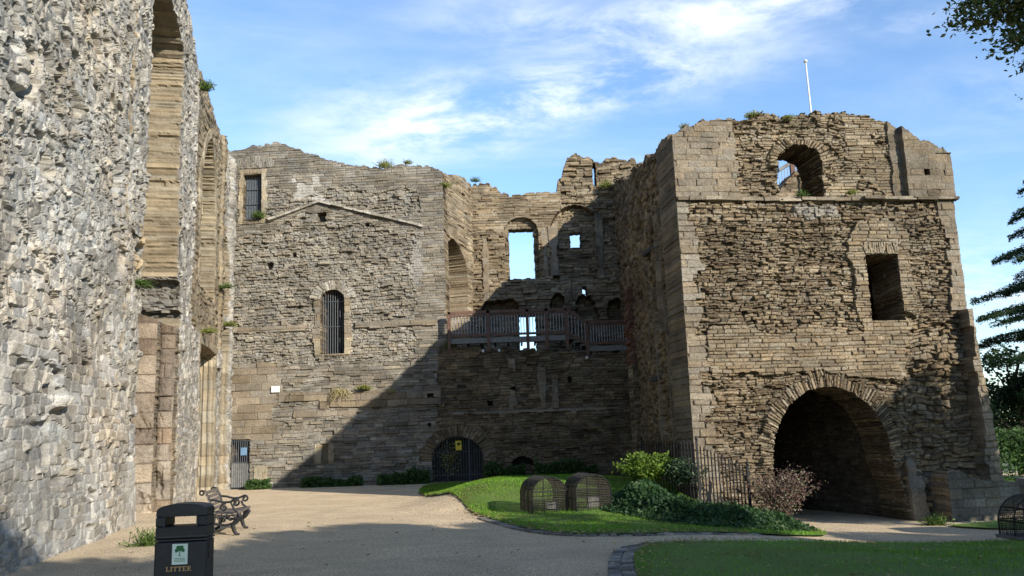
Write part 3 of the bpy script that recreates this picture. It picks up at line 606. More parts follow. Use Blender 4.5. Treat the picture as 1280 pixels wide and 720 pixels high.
# low plinth block on the right of the passage
def plinth_surf(U, Z):
    a = style(U, Z, 161, hr=(0.14, 0.24), lr=(0.3, 0.7), A=0.012, tail=0.015, joint=0.012, cols=[(0.10, 0.088, 0.066), (0.15, 0.135, 0.105), (0.19, 0.172, 0.14), (0.22, 0.205, 0.17)], wob=.02)
    k = ss(0.52, 0.7, vn(U*2.5, Z*.3, 5)); return a[0], a[1]*(1-.3*k)[..., None]
slab('plinth', world_pt(TA, TB, 5.66, 0.68, 0)[:2], world_pt(TA, TB, 7.42, 0.72, 0)[:2], 0, 1.78, -0.85, 0.75, 0.022,
     lambda U, Z: np.minimum(np.interp(U, [0, .1, .35, .45, .5, 1.78], [.5, .6, .58, .5, .40, .30])-Z+.03*fbm(U*6, Z*0, 4, 3), 1.77-U+.02*fbm(U*0, Z*5, 3)), plinth_surf, 0.72, M['stone'], tower, revcols=ASH)
# rubble and stair end behind the upper window
slab('inner_wall', (6.5, 24.2), (9.5, 24.6), 0, 3, 6.9, 10, 0.05, lambda U, Z: np.interp(U, [0, .6, 1.1, 1.7, 2.2, 3], [7.1, 7.2, 8.1, 8.9, 9.3, 9.2])-Z+.05*fbm(U*6, Z*0, 4, 3), lambda U, Z: style(U, Z, 171, A=.04, tail=.06), 0.8, M['stone'], tower)

# ------------------------------------------------------------------ gabled wall at the back and the low wall that carries the walkway
BA, BB = (-13.0, 38.6), (-3.2, 38.0)
gab = tag(empty('gabled_wall'), 'tall ruined courtyard wall with a gable roof scar, barred arched window and high door', 'castle wall')
bkt = interp([-.5, .25, 1.2, 2.2, 3.0, 3.56, 5.07, 6.2, 7.3, 8.2, 9.2, 10.0, 10.02, 10.04, 10.9, 12, 14, 16, 19],
             [15.4, 15.5, 15.65, 15.75, 15.6, 15.25, 14.65, 14.4, 14.25, 14.4, 14.2, 13.95, 13.9, 5.9, 5.75, 5.65, 5.6, 5.4, 5.2])
gline = interp([-1, 2.0, 4.33, 9.1, 12], [11.3, 12.0, 12.78, 11.38, 10.5])
def back_sdf(U, Z):
    S = bkt(U)-Z+0.10*fbm(U*3.5, Z*0, 3, 3)*(0.4+(U > 10))+0.08*(hsh(np.floor(U/0.33), 3)-0.5)+.12*(hsh(np.floor(U/0.17), 31)-.5)
    j = 0.03*fbm(U*5, Z*8, 21, 3)
    S = np.minimum(S, box_sdf(U, Z, .73, 1.58, 12.1, 14.27))
    S = np.minimum(S, arch_sdf(U, Z, 4.92, 0.55, 5.75, 8.2, 0.45)+j*.3)
    S = np.minimum(S, box_sdf(U, Z, .36, 1.26, -1, 2.15)+j*.3)
    S = np.minimum(S, arch_sdf(U, Z, 10.42, 1.12, -1, 1.0, 0.95)+j)
    S = np.minimum(S, arch_sdf(U, Z, 13.22, 0.46, .62, .70, 0.30)+j)
    return S
def back_surf(U, Z):
    rough = style(U, Z, 211, hr=(0.075, 0.16), lr=(0.13, 0.42), A=0.045, tail=0.10, joint=0.045, jw=.028, tilt=0.09, wob=0.1, rough=0.03, cols=GREY, tone=(.2, 1))
    rough = off(rough, -0.03+0.08*fbm(U*.8, Z*1.0, 2, 4)+.045*fbm(U*3, Z*4, 6, 3))
    crs = off(style(U, Z, 212, hr=(0.08, 0.15), lr=(0.22, 0.65), A=0.014, tail=0.025, joint=0.03, jw=.03, tilt=0.02, cols=GREY, tone=(.15, .75)), .02*fbm(U*.7, Z, 3))
    ash = style(U, Z, 213, hr=(0.28, 0.36), lr=(0.5, 1.0), A=0.02, tail=0.02, joint=0.03, jw=.03, cols=ASH, tone=(.2, .9), wob=.02)
    mid = off(style(U, Z, 214, hr=(0.08, 0.17), lr=(0.2, 0.6), A=0.025, tail=0.06, joint=0.03, jw=.025, tilt=0.04, cols=GREY, tone=(.1, .85), wob=.06), .05*fbm(U*.8, Z, 4))
    dk = off(style(U, Z, 215, hr=(0.08, 0.16), lr=(0.18, 0.5), A=0.03, tail=0.06, joint=0.04, jw=.03, tilt=0.05, cols=BROWN, tone=(.05, .7), wob=.08), .08*fbm(U*.7, Z*.9, 5))
    out = crs
    w1 = wob(U, Z, 0.5, .9, 31)
    gl = gline(U); out = sel((Z < gl-.35+w1*.8) & (U > 0.3) & (U < 8.75+w1*.7) & (Z > 4.9+w1), out, rough)
    out = sel((box_sdf(U, Z, 2.0, 8.8, 12.0, 13.3)+w1*1.3 < 0) & (Z > gl+.05), out, rough)
    out = sel(Z < 5.3+w1*.6, out, mid)
    out = sel((Z < 5.5) & (U < 2.4+0.7*(hsh(np.floor(Z/.32), 4)-.5)+w1*.5) & (Z > 2.1), out, off(ash, .02))
    out = sel((U > 9.6+w1*.4) & (Z < 5.9), out, dk)
    # bands of dressed stone
    for (a, bb, z0, z1, o_) in ((0.2, 3.9, 6.85, 7.1, .07), (5.95, 9.6, 6.85, 7.12, .07), (4.4, 9.75, 3.35, 4.05, .09), (2.5, 5.2, 3.72, 4.1, .07), (3.2, 6, 3.0, 3.25, .05)):
        out = sel(box_sdf(U, Z, a, bb, z0, z1)+.06*(hsh(np.floor(U/.6), 8)-.5) < 0, out, off(ash, o_))
    out = sel((box_sdf(U, Z, 10.2, 17.5, 2.85, 3.0)+.1*fbm(U*2, Z*0, 9) < 0), out, off(ash, .05))
    # frames
    yel = style(U, Z, 216, hr=(0.28, 0.4), lr=(0.3, 0.6), A=0.008, tail=0, joint=0.015, jw=.02, cols=[(.22, .175, .11), (.30, .25, .17), (.37, .32, .23)], wob=.01)
    f = box_sdf(U, Z, .73, 1.58, 12.1, 14.27); out = sel((f < .22+.1*(hsh(np.floor(Z/.35), 5)-.5)) & (Z > 11.9), out, off(sel(np.abs(U-1.15) > .45, ash, yel), .04))
    q = np.abs(U-1.2); v = style(Z, U+0.25*(U-1.2)*(Z-14.5), 53, hr=(0.08, 0.12), lr=(0.3, 0.5), A=0.012, tail=0.02, joint=0.03, jw=.025, cols=GREY, tone=(.3, .9), wob=.01)
    out = sel((q < .95) & (Z > 14.55+.0*q) & (Z < 15.15-.28*q*q), out, off(v, .03))
    f = arch_sdf(U, Z, 4.92, 0.55, 5.75, 8.2, 0.45)
    yy = sel(Z < 6.45, ash, yel)
    out = sel((f < .30+.16*(hsh(np.floor(Z/.37), 15)-.5)) & (Z > 5.7) & (Z < 8.3), out, off(yy, .05))
    ang = np.arctan2(Z-8.2, U-4.92); rr = np.hypot(U-4.92, Z-8.2)
    v = style(rr, ang*.8, 54, hr=(0.1, 0.17), lr=(0.35, 0.6), A=0.03, tail=0.02, joint=0.04, jw=.025, cols=GREY, tone=(.5, 1), wob=.01)
    out = sel((f < .42) & (Z >= 8.25) & (f > 0), out, off(v, .05))
    # small blocked slit, blocks beside the door
    f = box_sdf(U, Z, 4.15, 5.0, 0.95, 1.8); out = sel(f < .1*(hsh(np.floor(Z/.28), 6)-.3), out, off(sel(np.abs(U-4.6) < .13, yel, (yel[0]*0-.10, yel[1]*.5)), .04))
    out = sel(box_sdf(U, Z, 1.45, 2.05, 0.2, .95)+.05*(hsh(np.floor(Z/.3), 6)-.5) < 0, out, off(yel, .05))
    # voussoirs of the gate and of the little arch
    for (uc, zc, rx, ry, w, sd) in ((10.42, 1.0, 1.12, .95, .5, 55), (13.22, .70, .46, .30, .3, 56)):
        q = np.hypot((U-uc)/rx, (Z-zc)/ry); ang = np.arctan2(Z-zc, U-uc); rr = (q-1)*(rx+ry)/2
        v = style(rr, ang*(rx+ry)/2, sd, hr=(0.09, 0.15), lr=(0.3, 0.6), A=0.03, tail=0.03, joint=0.04, jw=.025, cols=BROWN, tone=(.1, .7), wob=.02)
        out = sel((rr < w+wob(U, Z, .1, 3, 8)) & (Z > zc-.1), out, off(v, -.03))
    # white limewash patches, relief shafts on the low wall
    k = box_sdf(U, Z, 3.1, 4.2, 13.1, 13.85)+wob(U, Z, .5, 2, 66) < 0; out = (out[0], np.where(k[..., None], np.array((.34, .325, .29))*.7+out[1]*.3, out[1]))
    k = (box_sdf(U, Z, 8.5, 9.0, 7.8, 10.8)+wob(U, Z, .5, 1.5, 67) < 0); out = (out[0], np.where(k[..., None], np.array((.27, .255, .23))*.6+out[1]*.3, out[1]))
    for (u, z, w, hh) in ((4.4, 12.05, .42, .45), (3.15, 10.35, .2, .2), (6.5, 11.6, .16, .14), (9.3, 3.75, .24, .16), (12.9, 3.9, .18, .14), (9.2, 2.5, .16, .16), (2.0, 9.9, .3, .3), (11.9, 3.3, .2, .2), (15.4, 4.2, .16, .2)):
        k = box_sdf(U, Z, u-w/2, u+w/2, z-hh/2, z+hh/2)+.04*fbm(U*5, Z*8, 21, 3) < 0; out = (np.where(k, -.45, out[0]), out[1]*(1-.5*k[..., None]))  # small holes, their shade also darkened into the stone colour
    for p in (12.9, 14.2, 14.75):
        out = sel((np.abs(U-p)+.09*fbm(U*0+p, Z*2.1, 5, 3) < .15) & (Z > 3.0) & (Z < 5.2-0.4*(p > 14)) & (fbm(U*.5, Z*1.4+p, 15) > -.35), out, off(ash, .08))
    return out
slab('wall', BA, BB, -0.3, 18.9, -0.5, 16.1, 0.031, back_sdf, back_surf, 1.3, M['stone'], gab)
strip_mesh('roof_scar', BA, BB, 1.95, 4.33, 12.02, .10, .26, M['stone'], gab, slope=(12.80-12.02)/2.38, cols=GREY[2:], brk=0, seed=8)
strip_mesh('roof_scar', BA, BB, 4.33, 9.1, 12.78, .10, .26, M['stone'], gab, slope=(11.38-12.78)/4.77, cols=GREY[2:], brk=0, seed=9)
def bars(name, A, B, s0, s1, z0, ztop, y, n, r, mat, parent, cross=(), horn=None):
    mb = MB()
    for i in range(n):
        s = s0+(s1-s0)*(i+.5)/n; zt = ztop(s) if callable(ztop) else ztop
        mb.tube([world_pt(A, B, s, y, z0), world_pt(A, B, s, y, zt)], r, 6)
    for z in cross:
        mb.bar(world_pt(A, B, s0, y+.012, z), world_pt(A, B, s1, y+.012, z), .05, .025, up=(0, 0, 1))
    return mb.build(name, mat, parent)
w_ = tag(bars('window_grille', BA, BB, 4.37, 5.47, 5.76, lambda s: 8.2+.45*math.sqrt(max(0, 1-((s-4.92)/.55)**2)), -.28, 10, .017, M['grille'], gab, (8.15, 7.0)))
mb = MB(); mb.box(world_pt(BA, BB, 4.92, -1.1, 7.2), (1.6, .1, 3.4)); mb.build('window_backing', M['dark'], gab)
mb = MB(); mb.box(world_pt(BA, BB, 1.155, -.33, 13.18), (.84, .06, 2.15)); dr = mb.build('high_door', M['grille'], gab)
mb = MB()
for i in range(7): mb.bar(world_pt(BA, BB, .78+i*.125, -.27, 12.12), world_pt(BA, BB, .78+i*.125, -.27, 14.25), .03)
for z in (12.9, 13.6): mb.bar(world_pt(BA, BB, .74, -.25, z), world_pt(BA, BB, 1.57, -.25, z), .06, .03)
mb.build('door_bars', M['grille'], dr)
# lower left iron door
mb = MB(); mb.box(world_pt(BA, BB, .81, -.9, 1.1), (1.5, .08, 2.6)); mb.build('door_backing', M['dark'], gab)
d_ = bars('barred_door', BA, BB, .38, 1.24, .03, 2.12, -.06, 9, .016, M['grille'], gab, (.08, 1.15, 2.08))
mb = MB(); mb.box(world_pt(BA, BB, .81, -.09, .62), (.8, .03, 1.05)); mb.build('lower_panel', M['greywood'], d_)
mb = MB(); mb.box(world_pt(BA, BB, .98, .0, 1.62), (.28, .02, .34)); mb.build('door_notice', simple('blue_notice', (.12, .2, .3), .4), d_)
# arched gate in the low wall
zt = lambda s: 1.0+.95*math.sqrt(max(0, 1-((s-10.42)/1.12)**2))
g_ = bars('barred_gate', BA, BB, 9.32, 11.52, .03, lambda s: zt(s)-.02, -.22, 19, .016, M['grille'], gab, (.3, 1.28))
mb = MB()
for s in (9.95, 10.9): mb.bar(world_pt(BA, BB, s, -.2, .0), world_pt(BA, BB, s, -.2, zt(s)), .09, .05)
for i in range(24):
    a0 = math.pi*i/24; a1 = math.pi*(i+1)/24
    mb.bar(world_pt(BA, BB, 10.42+1.1*math.cos(a0), -.22, 1.0+.93*math.sin(a0)), world_pt(BA, BB, 10.42+1.1*math.cos(a1), -.22, 1.0+.93*math.sin(a1)), .05, .04)
mb.build('gate_frame', M['grille'], g_)
mb = MB(); mb.box(world_pt(BA, BB, 10.45, -.17, 1.55), (.26, .015, .4)); sg = mb.build('warning_sign', M['yellow'], g_)
mb = MB(); mb.box(world_pt(BA, BB, 10.45, -.155, 1.62), (.12, .01, .14), [[.8, 0, .6], [0, 1, 0], [-.6, 0, .8]]); mb.build('sign_symbol', M['ink'], sg)
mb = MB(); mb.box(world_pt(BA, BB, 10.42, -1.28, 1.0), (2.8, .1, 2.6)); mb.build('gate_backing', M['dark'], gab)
bars('vent_grille', BA, BB, 12.8, 13.65, .62, lambda s: .7+.29*math.sqrt(max(0, 1-((s-13.22)/.46)**2)), -.2, 8, .014, M['iron'], gab)
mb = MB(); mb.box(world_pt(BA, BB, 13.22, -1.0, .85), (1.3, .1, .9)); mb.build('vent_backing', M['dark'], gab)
n_ = 420; P = np.stack([rng.normal(size=n_)*.27, rng.normal(size=n_)*.05, rng.normal(size=n_)*.38], 1); P = P[(np.abs(P[:, 0]) < .5) & (np.abs(P[:, 2]) < .7)]; P_gate = P+world_pt(BA, BB, 10.05, -.12, 1.02)
# white plaque
mb = MB(); mb.box(world_pt(BA, BB, 2.4, .10, 4.28), (.38, .03, .28)); tag(mb.build('plaque', M['white']), 'small blank white plaque fixed low on the gabled wall', 'plaque')

# ------------------------------------------------------------------ inner ruined wall behind the walkway
IA, IB = (-3.6, 43.0), (7.0, 43.0)
inner = tag(empty('inner_ruin_wall'), 'broken wall behind the timber walkway with tall sky-lit window and ragged turret stumps', 'castle wall')
itop = interp([-4, -2.6, -1.9, -1.46, -1.1, -.44, .1, .58, 1.5, 2.5, 2.56, 2.75, 3.0, 3.3, 3.55, 3.8, 4.0, 4.35, 4.6, 4.7, 5.1, 6.6, 6.7, 7.5],
              [14.9, 14.9, 14.7, 14.9, 14.85, 14.4, 14.15, 14.15, 14.25, 14.25, 14.95, 15.1, 15.8, 16.2, 16.3, 16.15, 16.1, 15.95, 15.75, 15.7, 15.95, 15.85, 15.4, 14.5])
def in_sdf(U, Z):
    X_ = U-3.6; S = itop(X_)-Z+.10*fbm(X_*4, Z*0, 3, 3)+.12*(hsh(np.floor(X_/.28), 3)-.5)+.12*(hsh(np.floor(X_/.15), 32)-.5); j = .05*fbm(U*5, Z*6, 21, 3)
    S = np.minimum(S, box_sdf(X_, Z, -.1, 1.22, 9.8, 12.42)+j+.12*ss(.5, .0, np.abs(X_-.5))*0)
    S = np.minimum(S, box_sdf(X_, Z, 3.08, 3.62, 11.36, 12.15)+j)
    S = np.minimum(S, arch_sdf(X_, Z, 3.66, .12, 8.85, 9.1, .16)+j)
    S = np.minimum(S, box_sdf(X_, Z, .30, 1.14, 5.5, 7.92)+j*.4)
    S = np.minimum(S, box_sdf(X_, Z, 4.38, 4.56, 14.45, 15.75)+j*.4)
    return S
def in_surf(U, Z):
    X_ = U-3.6
    r = off(style(U, Z, 311, hr=(0.09, 0.18), lr=(0.2, 0.7), A=0.045, tail=0.12, joint=0.05, jw=.035, tilt=0.07, wob=0.1, rough=.02, cols=BROWN, tone=(.15, .95)), .12*fbm(U*.8, Z, 2, 4))
    c_ = off(style(U, Z, 312, hr=(0.08, 0.15), lr=(0.3, 0.8), A=0.018, tail=0.04, joint=0.035, jw=.03, cols=BROWN, tone=(.25, .95)), .05*fbm(U*.7, Z, 3))
    a = style(U, Z, 313, hr=(.3, .4), lr=(.4, .7), A=.01, tail=0, joint=.02, jw=.02, cols=ASH, tone=(.1, .8))
    out = sel((Z > 12.3+wob(U, Z, .7, .7, 31)) & (X_ < 2.7), r, c_)
    k = arch_sdf(X_, Z, 3.35, 1.25, 9.6, 12.2, 1.3); out = (np.where(k < 0, out[0]-.45, out[0]), out[1])
    k = arch_sdf(X_, Z, .56, .85, 9.7, 12.2, .75); out = (np.where(k < 0, out[0]-.3, out[0]), out[1])
    for (x, z0, z1, w, o_) in ((1.75, 9.8, 12.4, .13, .12), (2.2, 9.8, 12.5, .22, .2), (4.55, 9.6, 13.0, .18, .2), (-1.3, 8.0, 12, .16, .1)):
        out = sel((np.abs(X_-x)+.10*fbm(U*0+x, Z*1.7, 5, 3) < w) & (Z > z0) & (Z < z1+.4*fbm(U*2, Z*0, 6)), out, off(a, o_*.6))
    for (x, w, z0, zs, ry) in ((-.6, .95, 6, 8.1, .65), (2.25, .38, 8.0, 8.55, .35), (5.3, .5, 6, 8.1, .5), (3.75, .5, 6, 8.3, .5)):
        k = arch_sdf(X_, Z, x, w, z0, zs, ry)+.22*fbm(U*2.2, Z*2.2, 77, 3); out = (np.where(k < 0, out[0]*.3-.85, out[0]), out[1])
    out = (out[0]+.25*ss(9.9, 9.4, Z)*(X_ < 3), out[1])
    return out
slab('wall', IA, IB, 0, 10.9, 4.8, 16.6, 0.045, in_sdf, in_surf, 1.1, M['stone'], inner)
# return wall on its left, lit by the sun
RA_, RB_ = (-3.22, 38.05), (-1.9, 43.05)
dR = np.hypot(1.32, 5.0)
def ret_surf(U, Z):
    c_ = off(style(U, Z, 321, hr=(0.08, 0.15), lr=(0.25, 0.8), A=0.018, tail=0.05, joint=0.035, jw=.03, cols=BROWN, tone=(.4, 1)), .07*fbm(U*.7, Z, 3))
    k = arch_sdf(U, Z, 2.3, 1.8, 5, 9.6, 1.6)+.1*fbm(U*2, Z*2, 4); return np.where(k < 0, c_[0]-.9, c_[0]), c_[1]
slab('return_wall', RA_, RB_, 0.3, dR, 4.8, 16, 0.045, lambda U, Z: np.interp(U, [0, 1, 2.5, 4, 5.2], [13.75, 14.1, 14.5, 14.8, 14.75])-Z+.1*fbm(U*4, Z*0, 4, 3), ret_surf, 1.2, M['stone'], inner)
# floor of the upper level behind the low wall
mb = MB(); mb.box((1.2, 40.6, 4.95), (9.4, 4.6, .3)); mb.build('upper_floor', M['dark'], inner)

# ------------------------------------------------------------------ long curtain wall on the left
LD = np.array((-0.21, 0.9777)); LA = np.array((-9.13, 21.16)); LB = LA+LD
cur = tag(empty('curtain_wall'), 'long pale rubble curtain wall with tall broken openings along the left of the courtyard', 'castle wall')
edge_near = interp([-1, 0, 2, 4.0, 4.8, 5.6, 6.3, 7.5, 9.5, 11, 12.6, 18], [.05, 0.0, -.35, -.8, -1.15, -.6, -.35, -.7, -.95, -1.6, -2.1, -2.5])
HOLES = [(-8.85, 7.35, .16, .55, -.4, .30), (-3.1, 7.6, .38, .42, 0, .22), (-4.1, 8.9, .22, .3, 0, .2), (-3.6, 4.55, .2, .17, 0, .2), (-5.0, 6.3, .16, .12, .2, .16), (-2.2, 9.4, .25, .3, 0, .2),
         (-6.6, 2.35, .35, .10, 0, .12), (-7.2, 8.8, .2, .15, 0, .15), (-4.8, 11, .3, .25, 0, .2), (-8.0, 9.3, .25, .2, 0, .2), (-2.0, 5.2, .22, .14, 0, .18), (-1.6, 12.2, .4, .3, 0, .25)]
def near_surf(U, Z):
    a = lump(U, Z, 401, 0.30, .52, .032, .013, rot=.22)
    Zw = Z+.10*fbm(U*1.1, Z*1.1, 98, 3)
    b = style(U+.08*fbm(U*2, Z*2, 99), Zw+.18*U*0, 402, hr=(0.08, 0.16), lr=(0.10, 0.32), A=0.017, tail=0.06, joint=0.022, jw=.026, tilt=0.035, cols=PALE, tone=(0.0, 1), wob=.20, mort=(.26, .25, .222), rough=.010)
    c_ = style(U, Z+.04*fbm(U*1.4, Z*1.4, 97, 3), 403, hr=(0.10, 0.21), lr=(0.14, 0.46), A=0.016, tail=0.05, joint=0.022, jw=.028, tilt=0.03, cols=PALE, tone=(0.0, 1), wob=.12, mort=(.27, .255, .225), rough=.007)
    w1 = fbm(U*.5, Z*.5, 3, 3)
    out = sel(Z > 5.0+w1*2.0+(U+5)*.15, c_, b); out = sel((fbm(U*.7+4, Z*.55, 13, 4) > .10) & (Z > 3.5), out, a)
    # worn areas where mortar fills everything
    fl = ss(-.05, .40, fbm(U*1.0+9, Z*.8, 113, 5))*(1-.4*ss(4, 8, Z)); m_ = np.array((.27, .256, .225))
    h = out[0]*(1-.6*fl)+.006*fbm(U*9, Z*9, 14, 4); cl = out[1]*(1-.45*fl[..., None])+m_*.45*fl[..., None]; cl = cl*(1+.35*fbm(U*.9, Z*.6, 171, 4))[..., None]*(1+np.array((.10, .0, -.12))*np.clip(fbm(U*.5, Z*.5, 173, 3), -.3, 1)[..., None])
    rg = np.abs(fbm(U*1.3+.6*Z, Z*2.2, 61, 4)); h = h-.05*ss(.05, .0, rg)*(1-.3*fl)*(Z > 3.5)
    am = .45+.55*ss(3.0, 6.5, Z+w1*1.5); h = h+.15*fbm(U*.55, Z*.5, 5, 4)+.062*am*fbm(U*1.6+.3*Z, Z*2.0, 15, 4)+.035*ss(3.0, 1.2, Z)+.008*fbm(U*5, Z*6, 16, 3)
    h = h+.16*ss(2.4, .0, np.abs(U+1.3))*ss(5, 7.5, Z)*(fbm(U*1.3, Z*1.1, 19, 3))*1.6
    out = (h, cl)
    rh = np.random.default_rng(91)
    for q_ in range(70):       # fallen-out stones, more of them high up
        z_ = rh.uniform(.4, 13)**1.0; u_ = rh.uniform(-11, -.5); r_ = rh.uniform(.05, .13)*(1+.10*z_) if z_ > 4 else rh.uniform(.04, .10)
        q = np.hypot((U-u_+.5*(Z-z_))/r_/1.3, (Z-z_)/r_)+.4*fbm(U*6, Z*6, 25+q_, 2); h = h-(.05+.6*r_)*ss(1.1, .55, q)
    for q_ in range(26):       # flat stones standing proud low down
        z_ = rh.uniform(.5, 6); u_ = rh.uniform(-11, -.6); w_ = rh.uniform(.10, .26); t_ = rh.uniform(.03, .055)
        b_ = np.maximum(np.abs(U-u_)-w_*(1+.3*fbm(U*7, Z*7, q_)), np.abs(Z-z_)-t_+.015*fbm(U*6, Z*4, q_+3)); h = h+.06*ss(.02, -.01, b_)
    for (u, z, ru, rz, sh, dp) in HOLES:
        q = np.hypot((U-u+sh*(Z-z))/ru, (Z-z)/rz)+.35*fbm(U*5, Z*5, 23, 2); h = h-dp*ss(1.1, .6, q)
    for (u, z, r_) in ((-.75, 6.9, .36), (-1.25, 6.1, .25), (-.6, 7.7, .28), (-6.5, 2.6, .22), (-1.9, 3.2, .2)):     # boulders left sticking out
        q = np.hypot((U-u)/r_, (Z-z)/r_*1.15); h = h+.17*np.sqrt(np.clip(1-q*q, 0, 1))
    # random putlog-like pits
    r1 = vn(U*2.6, Z*3.3, 31); h = h-.12*ss(.80, .92, r1)
    col = out[1]*(1-.25*ss(.8, .9, r1))[..., None]
    k = (np.hypot((U+1.25)/.24, (Z-6.1)/.3) < 1)|(np.hypot((U+.75)/.36, (Z-6.9)/.32) < 1); col = np.where(k[..., None], np.array((.30, .235, .145)), col)
    yb = ss(.35, .6, fbm(U*.8, Z*.35, 43, 3)); col = col*(1-.35*yb[..., None])+np.array((.30, .25, .175))*.35*yb[..., None]
    return h, col
near_sdf = lambda U, Z: edge_near(Z)-U+.10*fbm(U*0, Z*1.6, 8, 4)+.05*(hsh(np.floor(Z/.17), 6)-.5)
near_rev = lambda u, z, ub: lump(u, z, 421, .22, .7, .07, .03)
slab('wall', LA, LB, -11.6, 0.3, -0.4, 13.2, 0.0245, near_sdf, near_surf, 1.7, M['pale_stone'], cur, rev=near_rev)
slab('wall_top', LA, LB, -17.0, 0.3, 13.2, 17.5, 0.09, near_sdf, near_surf, 1.7, M['pale_stone'], cur, rev=near_rev)
slab('wall_end', LA, LB, -17.0, -11.6, -.4, 13.2, 0.09, lambda U, Z: 1+0*U, near_surf, 1.7, M['pale_stone'], cur, rev=near_rev)
def far_sdf(U, Z):
    S = np.interp(U, [-3, 3, 4.6, 6, 7.5, 7.6, 9.2, 12, 14, 16.4, 18.9], [17.5, 17.5, 16.0, 15.35, 14.8, 14.95, 15.0, 14.75, 14.9, 15.1, 14.3])-Z+.12*fbm(U*3, Z*0, 4, 3)
    S = np.minimum(S, 17.7-U)
    j = .04*fbm(U*4, Z*5, 33, 3)
    r = .02*fbm(U*4, Z*5, 34)
    S = np.minimum(S, arch_sdf(U, Z, 2.0, 2.5, 6.1, 13.0, 1.5)+j)                # great upper opening
    S = np.minimum(S, box_sdf(U, Z, -2.2, 4.85, 5.75, 6.75)+j*3)                 # broken shelf under it
    S = np.minimum(S, box_sdf(U, Z, -2.2, 5.1, -1, 5.85)+r)                      # lower opening
    S = np.minimum(S, box_sdf(U, Z, 9.8, 13.9, -1, 5.5)+r)                       # door
    q = np.maximum(np.hypot(U-9.2, Z-10.2)-3.6, np.hypot(U-12.1, Z-10.2)-3.6); up_ = np.where(Z > 10.2, q*.9, np.abs(U-10.65)-2.1); up_ = np.maximum(up_, 7.4-Z)
    S = np.minimum(S, up_+r)
    S = np.minimum(S, arch_sdf(U, Z, 16.1, .95, 7.5, 10.2, .9)+r)
    S = np.minimum(S, box_sdf(U, Z, 15.6, 17.1, -1, 7.0)+r)
    return S
def far_surf(U, Z):
    a = lump(U, Z, 411, 0.34, .5, .035, .015, rot=.1); b = style(U, Z, 412, hr=(.09, .18), lr=(.14, .4), A=.02, tail=.05, joint=.03, jw=.03, cols=PALE, wob=.2)
    c_ = style(U, Z, 413, hr=(.1, .16), lr=(.3, .6), A=.02, tail=.05, joint=.03, cols=YEL, tone=(0, .6))
    out = sel(fbm(U*.5, Z*.5, 3) > 0, a, b); out = sel((U > 7.4) & (Z > 5.8) & (U < 15), out, c_)
    q = np.maximum(np.hypot(U-9.2, Z-10.2)-3.6, np.hypot(U-12.1, Z-10.2)-3.6); up_ = np.where(Z > 10.2, q*.9, np.abs(U-10.65)-2.1)
    yel = style(U, Z, 216, hr=(0.28, 0.4), lr=(0.3, 0.6), A=0.008, tail=0, joint=0.015, cols=YEL)
    f = box_sdf(U, Z, 9.8, 13.9, -1, 5.5); out = sel((up_ < .3) & (Z > 7.4) | (f < .28), out, off(yel, .05))
    h = out[0]+.09*fbm(U*.6, Z*.6, 5, 4)+.03*fbm(U*2, Z*2, 6)+.25*ss(16.9, 17.2, U)
    h = h+.12*((np.abs(U-14.6) < .35) & (Z > 5))
    return h, out[1]
def rev_far(u, z, ub):
    y = style(u, z, 431, hr=(.08, .17), lr=(.14, .40), A=.022, tail=.05, joint=.035, jw=.03, wob=.07, cols=YEL, tone=(.1, .9))
    a = style(u, z, 432, hr=(.35, .5), lr=(.4, .8), A=.01, tail=0, joint=.02, cols=YEL, tone=(.4, 1))
    g = off(lump(u, z, 433, .22, .6, .06, .03), 0)
    # moulding on the door jamb
    mo = .05*np.cos(u*2*math.pi/.21)
    out = sel((z < 5.9) & (ub > 9), y, (a[0]+mo, a[1])); out = sel((z < 6.85) & (ub < 6) & (z > 5.7), out, (g[0]-.12+.1*(hsh(np.floor(z/.13), 3)-.5), g[1]*.5)); return out  # void of the broken shelf: its shade is put into a darker stone colour
slab('wall', LA, LB, -2.3, 17.8, -0.4, 17.5, 0.05, far_sdf, far_surf, 1.5, M['pale_stone'], cur, rev=rev_far)
# back of the great opening
slab('blocking_wall', LA-np.array((.9777, .21))*1.15, LB-np.array((.9777, .21))*1.15, -2.6, 4.9, -.4, 15.6, .06, lambda U, Z: 1+0*U, lambda U, Z: off(lump(U, Z, 441, .24, .6, .08, .04), .15*fbm(U, Z, 5)), .3, M['pale_stone'], cur)
# stepped jamb shafts of the lower opening
def shaft(s0, s1, y0, y1, z1, seed, slope):
    A_ = world_pt(LA, LB, s0, y0, 0)[:2]; B_ = world_pt(LA, LB, s0, y1, 0)[:2]; W_ = abs(y1-y0)   # faces the camera: from deep to front
    def sf(U, Z):
        a = style(U, Z, seed, hr=(.42, .62), lr=(W_*1.1, W_*1.4), A=.03, tail=.03, joint=.05, jw=.03, tilt=.03, cols=[(.085, .066, .050), (.15, .115, .085), (.21, .175, .135), (.27, .235, .19)], wob=.02, rough=.012)
        rd = -.16*(1-np.sqrt(np.clip(1-((U-W_/2)/(W_/2+.02))**2, 0, 1))); brk = -.17*ss(.0, .5, fbm(U*2.2, Z*1.3, seed+1, 4))*(Z < 4.6)+.02*fbm(U*7, Z*7, seed+2, 3)
        return a[0]+rd+brk, a[1]
    return slab('jamb_shaft', A_, B_, 0, W_, -.3, z1+.4, .025, lambda U, Z: z1-slope*U-Z+.02*fbm(U*8, Z*0, 3), sf, s1-s0, M['stone'], cur, revcols=ASH)
shaft(3.85, 5.2, -1.2, -.42, 5.75, 451, .35); shaft(4.35, 5.2, -.42, .0, 5.45, 452, .3)
